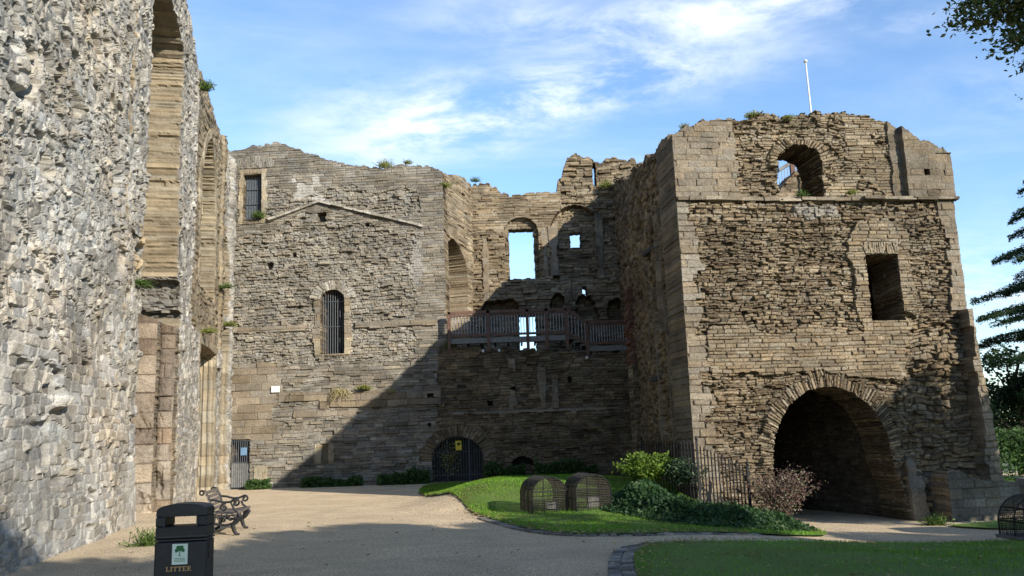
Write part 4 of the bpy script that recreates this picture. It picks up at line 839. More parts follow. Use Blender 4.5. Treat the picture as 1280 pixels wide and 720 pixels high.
# tracery of the upper window
mb = MB()
for s in (9.9, 11.4): mb.tube([world_pt(LA, LB, s, -.55, 7.4), world_pt(LA, LB, s, -.55, 11.2)], .10, 6)
for s0, s1 in ((8.6, 9.9), (9.9, 11.4), (11.4, 12.7)):
    c_ = (s0+s1)/2
    for sg_ in (-1, 1):
        mb.tube([world_pt(LA, LB, c_+sg_*(s1-s0)/2*math.cos(a), -.55, 11.0+1.1*math.sin(a)) for a in np.linspace(0, 1.57, 8)], .08, 6)
mb.build('window_tracery', simple('yellow_limestone', (.27, .22, .14), .9, 0, .3, 8, .01), cur)

# ------------------------------------------------------------------ leaves, plants, trees
def leaves(cen, nrm=None, size=.05, cols=((.03, .07, .015), (.08, .16, .03)), asp=.55, sizevar=.4, tone=None, up=0.3):
    """returns V,F,C of little folded leaves (two quads each would be heavy: one kite per leaf)"""
    n = len(cen); a = rng.normal(size=(n, 3)); a[:, 2] = a[:, 2]*.6+up*.5; a /= np.linalg.norm(a, axis=1)[:, None]
    b = rng.normal(size=(n, 3)); b = np.cross(a, b); b /= np.linalg.norm(b, axis=1)[:, None]
    s = (size*(1+sizevar*rng.uniform(-1, 1, n)))[:, None]
    nn = np.cross(a, b)
    V = np.stack([cen-a*s*.5, cen+b*s*asp*.5+nn*s*.08, cen+a*s*.5, cen-b*s*asp*.5+nn*s*.08], 1).reshape(-1, 3)
    F = np.arange(4*n).reshape(n, 4)
    t = rng.random(n) if tone is None else np.clip(tone+rng.uniform(-.25, .25, n), 0, 1)
    return V, F, np.repeat(pal(t, *cols), 4, axis=0)
def leafobj(name, cen, mat=None, parent=None, **k):
    V, F, C = leaves(np.asarray(cen), **k); return mesh_np(name, V, F, mat or M['leaf'], parent, col=C)
def blob_pts(c, r, n, hollow=.55):
    v = rng.normal(size=(n, 3)); v /= np.linalg.norm(v, axis=1)[:, None]; q = hollow+(1-hollow)*rng.random(n)**.6
    return np.asarray(c)+v*q[:, None]*np.asarray(r)
def tree(name, base, H, crown_r, label, cat, cols, nclump=60, per=260, leaf=.16, group=None, trunk_r=.3, zc=.62, zr=.38, clump=.9):
    root = tag(empty(name), label, cat, group); b = np.array(base, float); mb = MB()
    top = b+np.array([rng.uniform(-.4, .4), rng.uniform(-.4, .4), H*.8])
    pts = [b+(top-b)*t+np.array([rng.normal()*.08, rng.normal()*.08, 0])*(t > 0) for t in np.linspace(0, 1, 8)]
    mb.tube(pts, np.linspace(trunk_r, trunk_r*.25, 8), 9)
    cs = []; 
    for i in range(nclump):
        v = rng.normal(size=3); v /= np.linalg.norm(v); q = rng.random()**.45
        c = b+np.array([0, 0, H*zc])+v*q*np.array([crown_r, crown_r, H*zr]); cs.append(c)
        if i % 2 == 0:
            t = np.clip((c[2]-b[2])/H*.75, .25, .95); p0 = b+(top-b)*t*.9
            mid = (p0+c)/2+np.array([0, 0, .15*H*.2]); mb.tube([p0, mid, c], [trunk_r*.3, trunk_r*.17, .02], 5)
    mb.build('trunk', M['bark'], root)
    P = []; tn = []
    for c in cs:
        n = int(per*rng.uniform(.6, 1.3)); r_ = clump*rng.uniform(.6, 1.25); P.append(blob_pts(c, (r_, r_, r_*.6), n, .2)); tn.append(np.full(n, rng.random()))
    leafobj('crown', np.concatenate(P), parent=root, size=leaf, cols=cols, tone=np.concatenate(tn)); return root
OAK = ((.022, .038, .010), (.05, .078, .018), (.10, .125, .032), (.15, .13, .045))
DARK = ((.010, .022, .008), (.022, .045, .014), (.045, .080, .025))
# cedar to the right of the tower
def cedar(base, H, label):
    root = tag(empty('cedar_tree'), label, 'tree'); b = np.array(base, float); mb = MB()
    mb.tube([b, b+[0, 0, H*.5], b+[0, 0, H]], [.4, .28, .06], 9); P = []; tn = []
    for k in range(34):
        z = H*(.33+.65*k/34); L_ = (H-z)*.42+1.3; a0 = rng.uniform(0, 6.28)
        for q in range(3):
            a = a0+q*2.1+rng.uniform(-.4, .4); L2 = L_*rng.uniform(.75, 1.15); d = np.array([math.cos(a), math.sin(a), 0])
            pts = [b+[0, 0, z]+d*L2*t+np.array([0, 0, .25*math.sin(t*2.6)-.35*t*t]) for t in np.linspace(0, 1, 6)]
            mb.tube(pts, np.linspace(.07, .012, 6), 5)
            n = int(330*L2); t = rng.uniform(.12, 1.03, n); side = np.array([-d[1], d[0], 0]); w = .62*(1-.6*t)*L2*.55
            c = b+[0, 0, z]+d*L2*t[:, None]+side*(rng.uniform(-1, 1, n)*w)[:, None]
            c[:, 2] += .25*np.sin(t*2.6)-.35*t*t+rng.normal(size=n)*.05-.12*rng.random(n)**2; P.append(c); tn.append(np.full(n, rng.random()))
    mb.build('trunk', M['bark'], root)
    leafobj('crown', np.concatenate(P), parent=root, size=.17, asp=.22, cols=DARK, tone=np.concatenate(tn), up=0)
cedar((23.3, 34, -.5), 13.5, 'dark layered cedar standing beyond the right side of the tower')
for i, (x, y, h, r_, lab) in enumerate(((20.5, 36, 5.6, 2.4, 'low dark broadleaf tree just right of the tower foot'), (25.5, 38, 6.2, 3.0, 'dense dark tree at the right edge behind the cedar'), (17.5, 43, 5.0, 2.2, 'small dark tree mostly hidden behind the tower corner'))):
    tree('broadleaf_tree', (x, y, -.4), h, r_, lab, 'tree', DARK, 46, 420, .16, 'dark trees beyond the tower', .2, .52, .46, .9)
leafobj_p = np.stack([rng.uniform(12.5, 27, 9000), 33.2+rng.normal(size=9000)*.5, -.4+rng.random(9000)**1.2*1.9], 1)
gp = tag(empty('gate_leaf_cluster'), 'pale yellow-green leaf cluster added on the arched gate in place of sunlit foliage beyond', 'plant')  # added leaves standing in for lit foliage behind the gate
leafobj('foliage', P_gate, parent=gp, size=.09, cols=((.12, .12, .03), (.24, .23, .07), (.32, .30, .12)))
h_ = tag(empty('hedge'), 'low clipped-looking dark hedge growing below the trees right of the tower', 'hedge')
leafobj('foliage', leafobj_p, parent=h_, size=.14, cols=((.02, .045, .012), (.05, .10, .025), (.09, .16, .04)))

# shade trees standing to the right of the path, out of the picture; one reaches in at the top right corner
def big_tree(base, H, r_, label, group, **k): return tree('oak_tree', base, H, r_, label, 'tree', OAK, k.get('n', 80), k.get('per', 170), k.get('leaf', .24), group, .38, k.get('zc', .66), k.get('zr', .32), k.get('clump', 1.1))
GT = 'big trees shading the front lawn'
def sized(base, top, r_, zlo, label, n=60, per=240, leaf=.30):
    zc = (zlo+top)/2; return big_tree(base, top, r_, label, GT, n=n, per=per, leaf=leaf, zc=zc/top, zr=(top-zlo)/2/top, clump=.8)
sized((8.0, 4.2, -.2), 7.0, 2.9, 3.0, 'spreading oak whose branch tips hang into the top right corner')
sized((10.0, 1.0, 0), 8.6, 3.0, 3.0, 'round oak standing behind the bin side of the path', 105)
sized((14.4, 1.4, 0), 8.6, 2.8, 3.2, 'broad oak on the right-hand lawn', 66)
sized((17.2, 3.8, 0), 7.0, 3.0, 2.6, 'low oak behind the right-hand lawn', 52)
sized((21.5, 4.2, 0), 6.8, 3.0, 2.4, 'oak furthest right on the lawn', 48)
sized((4.6, -.9, 0), 6.9, 2.5, 2.7, 'small oak close beside the viewer on the right', 75)
sized((7.4, -2.4, 0), 8.6, 2.9, 3.2, 'oak just behind the viewer on the right', 85)
sized((16.6, 12.4, -.4), 7.1, 1.7, 4.0, 'slim tree standing right of the lawn and shading the tower foot', 42)
# hanging branch of the oak
def branch_spray():
    P = []; mb = MB(); root = bpy.data.objects['oak_tree']
    p0 = np.array([6.3, 5.6, 5.3])
    for (x, y, Y, n) in ((1186, 34, 6.2, 260), (1200, 10, 6.3, 420), (1225, 30, 6.1, 520), (1225, -10, 6.2, 520), (1250, 62, 6.0, 420), (1275, 88, 6.1, 160), (1262, 25, 6.3, 620), (1275, 50, 6.1, 520), (1280, -5, 6.2, 620), (1290, 118, 6.0, 60)):
        # tips listed by bearing from the viewpoint, turned into real positions a little over six metres away
        a_ = (x-640)/1080; b_ = (360-y)/1080; dv = fw+rt*a_+up*b_; e = np.array([0, 0, EYE])+dv*(Y/dv[1])
        mid = (p0+e)/2+[0, 0, .25]; mb.tube([p0, mid, e], [.03, .014, .004], 6); n = int(n*2.8)
        t = rng.uniform(.62, 1.0, n); c = (1-t)[:, None]**2*p0+2*(t*(1-t))[:, None]*mid+(t**2)[:, None]*e
        P.append(c+rng.normal(size=(n, 3))*np.array([.13, .13, .08])*(1.35-t*.8)[:, None])
    mb.build('limb', M['bark'], root)
    leafobj('leaf_spray', np.concatenate(P), parent=root, size=.045, asp=.5, cols=OAK)
branch_spray()

# ivy bank
def in_poly_pts(P, n):
    lo = P.min(0); hi = P.max(0); out = []
    while sum(map(len, out)) < n:
        q = rng.uniform(lo, hi, (n*2, 2)); q = q[poly_sdf(q[:, 0], q[:, 1], P) > 0]; out.append(q)
    return np.concatenate(out)[:n]
IVY = smooth_poly([(1.75, 19.2), (2.0, 18.5), (2.8, 17.3), (3.7, 16.9), (4.9, 17.2), (5.75, 17.75), (6.0, 18.3), (5.5, 18.9), (4.6, 19.0), (3.8, 19.1), (3.4, 20.5), (2.6, 20.9), (2.0, 20.2)])
q = in_poly_pts(IVY, 30000); sd = poly_sdf(q[:, 0], q[:, 1], IVY)
hh = .52*ss(0, .9, sd)*(0.75+.35*fbm(q[:, 0]*1.6, q[:, 1]*1.6, 7))
c = np.stack([q[:, 0], q[:, 1], gz(q[:, 0], q[:, 1])+.03+hh*rng.random(len(q))**.35+.04*rng.normal(size=len(q))], 1)
tn = np.clip(.45+.5*fbm(q[:, 0]*2.5, q[:, 1]*2.5, 17), 0, 1)
tag(leafobj('ivy', c, size=.075, asp=.85, cols=((.010, .028, .010), (.020, .052, .018), (.05, .10, .035), (.10, .13, .05)), tone=tn, up=.8), kind='stuff')
def shrub(name, c, r, n, leaf, cols, label, cat, asp=.5, group=None, twigs=16, spiky=0.0, hollow=.3):
    root = tag(empty(name), label, cat, group); mb = MB(); c = np.array(c, float); r = np.array(r, float); P = []
    for i in range(twigs):
        v = rng.normal(size=3); v[2] = abs(v[2])+.3; v /= np.linalg.norm(v); e = c+v*r*(1+spiky*rng.random()); base = c+[rng.normal()*.05, rng.normal()*.05, -r[2]*.7]
        mid = (base+e)/2+np.array([0, 0, r[2]*.15]); mb.tube([base, mid, e], [.018, .012, .004], 4)
        t = rng.uniform(.3, 1.03, n//twigs)[:, None]; w = (1-spiky*.7)
        P.append((1-t)**2*base+2*t*(1-t)*mid+t*t*e+rng.normal(size=(n//twigs, 3))*r*.16*w)
    mb.build('stem', M['bark'], root); P.append(blob_pts(c, r*.75, n//3, hollow))
    leafobj('foliage', np.concatenate(P), parent=root, size=leaf, asp=asp, cols=cols); return root
shrub('shrub', (2.95, 20.3, .86), (.62, .5, .36), 4200, .085, ((.04, .08, .012), (.11, .18, .025), (.22, .30, .05)), 'bright yellow-green leafy shrub in front of the railings', 'shrub')
shrub('shrub', (3.75, 19.9, .75), (.45, .35, .35), 1700, .07, ((.02, .05, .02), (.05, .1, .04), (.2, .24, .14)), 'loose green and grey plant against the corner of the railings', 'shrub')
shrub('shrub', (5.5, 18.6, .25), (.62, .5, .5), 3000, .045, ((.05, .02, .02), (.12, .055, .05), (.20, .13, .10), (.30, .26, .20), (.12, .14, .06)), 'purple-leaved barberry shrub beside the passage arch', 'shrub', spiky=.45, twigs=60, asp=.6)
for i, (x, y, w, h_, lab) in enumerate(((-11.2, 37.9, .5, .35, 'clump of weeds at the foot of the gabled wall beside the barred door'), (-8.0, 37.9, 1.3, .3, 'low green weeds along the middle foot of the gabled wall'), (-4.9, 37.6, 1.1, .5, 'leafy growth left of the arched gate'),
                                      (-.6, 37.2, .9, .6, 'dark bushy growth right of the arched gate'), (2.0, 36.8, 1.3, .75, 'dark bushy growth below the middle of the walkway'), (6.3, 21.2, .9, .0, '')
                                      )):
    if not lab: continue
    n = int(2600*w); P = np.stack([x+rng.uniform(-w, w, n), y+rng.normal(size=n)*.18, 0*rng.random(n)], 1); P[:, 2] = gz(P[:, 0], P[:, 1])+rng.random(n)**1.3*h_*(1.1+.6*fbm(P[:, 0]*2, P[:, 0]*0, 5))
    r_ = tag(empty('wall_foot_plant'), lab, 'plant', 'plants along the wall foot'); leafobj('foliage', P, parent=r_, size=.11, asp=.6, cols=((.02, .045, .012), (.05, .10, .025), (.09, .16, .04)))
def tuft(p, r, n, lab, cols=((.08, .10, .02), (.20, .22, .05), (.34, .34, .12)), leaf=.12, droop=0):
    r *= rng.uniform(.6, .95); leaf *= rng.uniform(.6, 1.0); p = np.array(p, float); v = rng.normal(size=(n, 3)); v[:, 2] = np.abs(v[:, 2])+.4; v /= np.linalg.norm(v, axis=1)[:, None]; v[:, 2] -= droop
    L_ = r*rng.uniform(.4, 1.1, n)[:, None]; b_ = p+rng.normal(size=(n, 3))*r*.3*[1, .6, .2]; side = np.cross(v, rng.normal(size=(n, 3))); side /= np.linalg.norm(side, axis=1)[:, None]; w = leaf*.10
    V = np.stack([b_-side*w, b_+side*w, b_+v*L_+side*w*.3, b_+v*L_-side*w*.3], 1).reshape(-1, 3)
    P = b_+v*L_*rng.uniform(.3, 1, n)[:, None]; V2, F2, C2 = leaves(P, size=leaf*.5, cols=cols)
    F = np.arange(4*n).reshape(n, 4); C = np.repeat(pal(rng.random(n), *cols), 4, axis=0)
    o = mesh_np('wall_plant', np.concatenate([V, V2]), np.concatenate([F, F2+4*n]), M['leaf'], col=np.concatenate([C, C2])); return tag(o, lab, 'plant', 'weeds rooted in the masonry')
G1 = ((.03, .06, .015), (.08, .13, .03), (.16, .22, .06))
B_ = lambda s, z, y=.1: world_pt(BA, BB, s, y, z)
T_ = lambda s, z, y=.1: world_pt(TA, TB, s, y, z)
L_ = lambda s, z, y=.1: world_pt(LA, LB, s, y, z)
tuft(B_(1.5, 12.15, .15), .45, 260, 'green weed on the sill at the foot of the high door', G1, .16)
tuft(B_(7.35, 14.3, -.1), .5, 260, 'yellow-green tuft on top of the gabled wall', leaf=.16)
tuft(B_(8.4, 14.4, -.1), .3, 120, 'small tuft near the right end of the gabled wall top', leaf=.14)
tuft(B_(10.05, 13.3, -.2), .6, 260, 'drooping weed on the upper right corner of the gabled wall', leaf=.16, droop=.5)
tuft(B_(5.3, 4.15, .2), .5, 260, 'straw-coloured drooping grass on the left of the long ledge', ((.22, .19, .09), (.38, .33, .17), (.5, .44, .25)), .14, droop=1.5)
tuft(B_(6.4, 4.15, .2), .45, 300, 'green and yellow plant in the middle of the long ledge', leaf=.14, droop=.4)
tuft(B_(7.6, 4.1, .2), .4, 180, 'straw-coloured grass at the right of the long ledge', ((.22, .19, .09), (.38, .33, .17), (.5, .44, .25)), .14, droop=1.4)
tuft(T_(2.25, 9.38, -.3), .3, 260, 'bright yellow-green tuft left of the flagpole on the tower top', leaf=.1)
tuft(T_(3.0, 9.30, .02), .22, 140, 'hanging tuft just below the tower top near the arch', leaf=.09, droop=.7)
tuft(T_(.4, 9.05, -.2), .25, 120, 'dry weed on the upper left corner of the tower', leaf=.09)
tuft(T_(6.9, 8.45, -.3), .32, 160, 'dry grass tuft on the right shoulder of the tower', leaf=.08)
tuft(T_(6.1, 8.85, -.3), .22, 90, 'wispy weed on the right slope of the tower top', leaf=.08)
tuft(T_(3.1, 7.25, .1), .2, 120, 'small weed on the sill of the upper tower window', G1, .08)
tuft(T_(4.4, 7.3, .12), .22, 140, 'yellow weed on the string course right of the upper window', leaf=.08)
tuft(L_(7.6, 14.2, .2), .6, 200, 'spiky green weed high on the edge of the curtain wall', G1, .18)
tuft(L_(-1.2, 5.6, .1), .42, 260, 'green weed hanging in the broken edge of the curtain wall', G1, .1, droop=.6)
tuft(L_(9.9, 5.9, .2), .45, 220, 'yellow-green fern above the moulded door jamb', leaf=.14, droop=.4)
tuft(L_(15.3, 6.9, .3), .5, 240, 'yellowish weed further along the curtain wall above the far opening', leaf=.15, droop=.4)
tuft(L_(14.0, 8.3, .3), .5, 200, 'green weed on the ledge of the curtain wall', G1, .15, droop=.4)
tuft((5.0, 42.6, 14.3), .6, 260, 'yellow weeds below the right turret stump', leaf=.16)
tuft((6.2, 42.5, 14.2), .7, 260, 'yellow weeds at the right end of the inner wall', leaf=.16)
tuft((-1.7, 42.7, 14.85), .45, 140, 'dark weed on the left end of the inner wall', G1, .15)
tuft((-2.8, 37.75, 5.9), .5, 260, 'green growth beneath the left end of the walkway', G1, .14, droop=.4)
tuft((-6.7, 16.0, .0), .4, 160, 'weed at the foot of the curtain wall behind the bin', G1, .12)
tuft((9.1, 19.55, -.5), .3, 260, 'leafy weed at the corner of the low plinth', G1, .11)

# grass blades and fallen leaves on the lawns
def blades(P, n, h, w, dens=None):
    q = in_poly_pts(P, n); q = q[(q[:, 0] < 13) & (np.abs(q[:, 0]) < q[:, 1]*.66+.5)]; n = len(q)
    z = gz(q[:, 0], q[:, 1])+.05; d = rng.normal(size=(n, 2)); d /= np.linalg.norm(d, axis=1)[:, None]
    ln = rng.normal(size=(n, 2))*.025; H_ = h*rng.uniform(.5, 1.3, n)*(1+.4*fbm(q[:, 0]*1.1, q[:, 1]*1.1, 9)); sc = (q[:, 1]/14)[:, None]
    b0 = np.stack([q[:, 0]-d[:, 0]*w*sc[:, 0], q[:, 1]-d[:, 1]*w*sc[:, 0], z], 1); b1 = np.stack([q[:, 0]+d[:, 0]*w*sc[:, 0], q[:, 1]+d[:, 1]*w*sc[:, 0], z], 1)
    t_ = np.stack([q[:, 0]+ln[:, 0], q[:, 1]+ln[:, 1], z+H_], 1); V = np.stack([b0, b1, t_], 1).reshape(-1, 3); F = np.arange(3*n).reshape(n, 3)
    dry = ss(.0, .45, fbm(q[:, 0]*.9, q[:, 1]*.9, 29, 5)); tn = rng.random(n)
    C = pal(tn, (.05, .12, .010), (.11, .24, .018), (.20, .34, .035)); C = C*(.8+.5*vn(q[:, 0]*2.3, q[:, 1]*2.3, 5))[:, None]; C = C*(1-.55*dry[:, None])+np.array((.15, .135, .045))*.55*dry[:, None]
    return V, F, np.repeat(C, 3, axis=0)
for P, n in ((P1, 130000), (P2, 170000), (P3, 16000)):
    V, F, C = blades(P, n, .05, .006); tag(mesh_np('grass', V, F, M['leaf'], col=C), kind='stuff')
q = np.concatenate([in_poly_pts(P2, 5200), in_poly_pts(P1, 1500), np.stack([rng.normal(-.75, .3, 60), rng.normal(19.6, .4, 60)], 1), rng.uniform((-7, 8), (4, 20), (260, 2)), P1[np.clip(rng.integers(2, 60, 700), 0, 59)]+rng.normal(size=(700, 2))*.16, P2[rng.integers(0, 54, 300)]+rng.normal(size=(300, 2))*.2])
c = np.stack([q[:, 0], q[:, 1], gz(q[:, 0], q[:, 1])+.075], 1)
V, F, C = leaves(c, size=.065, asp=.6, cols=((.10, .06, .02), (.26, .20, .08), (.42, .36, .18)), up=0)
V[:, 2] = np.repeat(c[:, 2], 4)+(V[:, 2]-np.repeat(c[:, 2], 4))*.4
tag(mesh_np('fallen_leaves', V, F, M['leaf'], col=C), kind='stuff')

# ------------------------------------------------------------------ timber walkway on the low wall
walk = tag(empty('timber_walkway'), 'brown timber walkway with pale rod balustrade stepping down along the ruined wall', 'walkway')
YW = 37.55
def rail_run(x0, x1, zd, zr, posts, nb, y=YW):
    mb = MB()
    for x in posts: mb.bar((x, y, zd-.75), (x, y, zr+.06), .15)
    mb.build('post', M['wood'], walk) if False else None
    for x in posts:
        p = MB(); p.bar((x, y, zd-.62), (x, y, zr+.05), .14); p.build('post', M['wood'], walk)
    r = MB(); r.bar((x0, y-.02, zr), (x1, y-.02, zr), .10, .12); r.bar((x0, y, zr-.13), (x1, y, zr-.13), .05, .07); r.bar((x0, y, zd+.12), (x1, y, zd+.12), .05, .10); r.build('rail', M['wood'], walk)
    b_ = MB()
    for i in range(nb):
        x = x0+(x1-x0)*(i+.5)/nb; b_.tube([(x, y, zd+.1), (x, y, zr-.1)], .016, 5)
    b_.build('balusters', M['baluster'], walk)
    f_ = MB(); f_.bar((x0, y+.04, zd-.12), (x1, y+.04, zd-.12), .06, .22); f_.build('fascia', M['greywood'], walk)
    k_ = MB(); k_.box(((x0+x1)/2, y+1.0, zd-.02), (x1-x0, 1.9, .05)); k_.build('deck', M['greywood'], walk)
    j_ = MB()
    for x in np.arange(x0+.2, x1, .6): j_.box((x, y+1.0, zd-.14), (.08, 1.8, .18))
    j_.build('joists', M['wood'], walk)
rail_run(-2.85, 2.35, 6.15, 7.28, (-2.82, -1.1, .62, 1.45, 2.33), 40)
rail_run(3.2, 5.2, 5.62, 6.66, (3.2, 5.15), 17)
r = MB(); r.bar((2.35, YW, 7.28), (3.2, YW, 6.66), .10, .12); r.bar((2.35, YW, 6.27), (3.2, YW, 5.7), .06, .12); r.build('rail', M['wood'], walk)
r = MB()
for i in range(6):
    t = (i+.5)/6; r.tube([(2.35+.85*t, YW, 6.3-.57*t), (2.35+.85*t, YW, 7.2-.6*t)], .016, 5)
r.build('balusters', M['baluster'], walk)
r = MB()
for i in range(3): r.box((2.5+i*.28, YW+.9, 6.0-i*.16), (.3, 1.7, .05)); r.box((2.5+i*.28-.14, YW+.9, 5.92-i*.16), (.03, 1.7, .16))
r.build('steps', M['greywood'], walk)
for x, z in ((-1.35, 5.55), (-.65, 5.55), (3.15, 5.1)):
    r = MB(); r.lathe((x, YW-.05, z), [(.001, .08), (.05, .07), (.065, .02), (.05, -.04), (.001, -.05)], 10); r.build('lamp_fitting', M['white'], walk)

# ------------------------------------------------------------------ railings on the tower top, flagpole
tr = tag(empty('viewing_railing'), 'timber post and pale rod railing seen through the upper tower window', 'railing')
p = MB(); p.bar((8.55, 25.0, 8.0), (8.55, 25.0, 9.95), .13); p.build('post', M['wood'], tr)
r = MB(); r.bar((7.9, 25.0, 9.25), (8.55, 25.0, 9.6), .09, .1); r.bar((8.55, 25.0, 9.62), (9.9, 25.4, 9.62), .09, .1); r.build('rail', M['greywood'], tr)
r = MB()
for i in range(26): x = 7.95+i*.09; r.tube([(x, 25.0, 8.2), (x, 25.0, 9.95 if x > 8.6 else 9.2+.5*(x-7.9))], .012, 5)
r.build('balusters', M['baluster'], tr)
r = MB(); r.tube([(8.93, 24, 7.0), (8.9, 24, 12.35)], [.038, .022], 10); fp = tag(r.build('flagpole', M['white'], smooth=True), 'bare white flagpole rising behind the tower top', 'flagpole')
r = MB(); r.lathe((8.9, 24, 12.35), [(.001, .1), (.05, .06), (.06, .02), (.03, -.02)], 10); r.build('finial', M['white'], fp)

# ------------------------------------------------------------------ iron railings by the shrubs
fen = tag(empty('iron_railing'), 'black spiked iron railings behind the shrubs at the tower corner', 'railing')
def railing(p0, p1, z0, z1, h, n):
    p0 = np.array(p0, float); p1 = np.array(p1, float); b_ = MB(); r = MB()
    for i in range(n+1):
        t = i/n; q = p0+(p1-p0)*t; zb = z0+(z1-z0)*t; b_.tube([(q[0], q[1], zb-.35), (q[0], q[1], zb+h)], .016, 5)
        b_.tube([(q[0], q[1], zb+h), (q[0], q[1], zb+h+.035), (q[0], q[1], zb+h+.12)], [.012, .02, .001], 5)
    for f in (.08, h-.08): r.bar((p0[0], p0[1], z0+f), (p1[0], p1[1], z1+f), .035, .015)
    b_.build('spikes', M['iron'], fen); r.build('rail', M['iron'], fen)
railing((3.25, 23.0), (3.92, 19.25), .42, .40, .98, 20)
railing((3.92, 19.25), (4.95, 19.2), .40, -.12, .94, 14)
for x, y, z0, z1 in ((3.92, 19.25, -.1, 1.5), (4.98, 19.2, -.4, .92), (3.25, 23.0, .2, 1.55)):
    p = MB(); p.bar((x, y, z0), (x, y, z1), .045); p.tube([(x, y, z1), (x, y, z1+.04), (x, y, z1+.12)], [.02, .035, .001], 6); p.build('post', M['iron'], fen)

# ------------------------------------------------------------------ arched wire cages
def cage(loc, rz, label, w=.78, h=.80, L=1.15, group='arched wire cages on the lawn'):
    root = tag(empty('wire_cage', loc, rz), label, 'cage', group); R_ = w/2; zs = h-R_*.95
    def prof(t):   # t 0..1 along the hoop
        Ltot = 2*zs+math.pi*R_; s = t*Ltot
        if s < zs: return -R_, s
        if s > Ltot-zs: return R_, Ltot-s
        a = math.pi-(s-zs)/R_; return R_*math.cos(a), zs+R_*.95*math.sin(a)
    fr = MB(); ms = MB()
    for y in (0, L*.33, L*.66, L): fr.tube([(prof(t)[0], y, prof(t)[1]) for t in np.linspace(0, 1, 25)], .014, 5)
    for t in (0, .14, .27, .5, .73, .86, 1): x, z = prof(t); fr.tube([(x*1.01, 0, z), (x*1.01, L, z)], .011, 5)
    for y in (0, L):
        for z in (.02, h*.42, h*.62): 
            xx = R_ if z < zs else R_*math.sqrt(max(0, 1-((z-zs)/(R_*.95))**2)); fr.tube([(-xx, y, z), (xx, y, z)], .011, 5)
        for x in (-R_*.33, R_*.33): fr.tube([(x, y, 0), (x, y, zs+R_*.95*math.sqrt(1-(x/R_)**2))], .009, 5)
    fr.build('frame', M['iron'], root)
    for y in np.arange(.02, L, .036): ms.tube([(prof(t)[0]*.995, y, prof(t)[1]*.995) for t in np.linspace(0, 1, 21)], .0045, 3, False)
    for t in np.linspace(0, 1, 62): x, z = prof(t); ms.tube([(x*.995, 0, z*.995), (x*.995, L, z*.995)], .0045, 3, False)
    for y in (.004, L-.004):
        for x in np.arange(-R_+.02, R_, .036): ms.tube([(x, y, 0), (x, y, zs+R_*.95*math.sqrt(max(0, 1-(x/R_)**2)))], .0045, 3, False)
        for z in np.arange(.02, h, .036):
            xx = R_ if z < zs else R_*math.sqrt(max(0, 1-((z-zs)/(R_*.95))**2)); ms.tube([(-xx, y, z), (xx, y, z)], .0045, 3, False)
    ms.build('mesh', M['cage'], root)
    bs = MB(); bs.box((0, L/2, .0), (w+.1, L+.1, .05), jit=.01); bs.build('base', M['slate'], root)
    return root
c1_ = cage((.66, 19.25, float(gz(.66, 19.25))+.02), .22, 'left wire cage of the pair on the lawn')
c2_ = cage((1.60, 19.15, float(gz(1.6, 19.15))+.02), .16, 'right wire cage of the pair, with a pale stone inside')
c3_ = cage((8.95, 14.5, float(gz(8.95, 14.5))+.04), .1, 'dark wire cage cut off by the right edge of the photo', .95, .68, 1.2)
for c_, xyz, d_, lab in ((c1_, (.72, 19.7), (.3, .25, .16), 'small dark carved stone lying in the left cage'), (c2_, (1.62, 19.5), (.26, .1, .2), 'pale inscribed-looking slab propped in the right cage'), (c3_, (8.95, 15.1), (.55, .6, .42), 'worn stone block kept inside the right-edge cage')):
    r = MB(); r.box((xyz[0], xyz[1], float(gz(*xyz))+.10+d_[2]/2), d_, jit=.03); tag(r.build('carved_stone', M['greywood'] if 'pale' in lab else M['slate']), lab, 'stone')
r = MB(); r.box((10.2, 16.9, -.45+.45), (.9, .7, .9), jit=.05); r.box((10.2, 16.9, .5), (1.0, .8, .12), jit=.03)
tag(r.build('stone_pedestal', M['slate']), 'dark stone pedestal behind the cage at the right edge', 'pedestal')

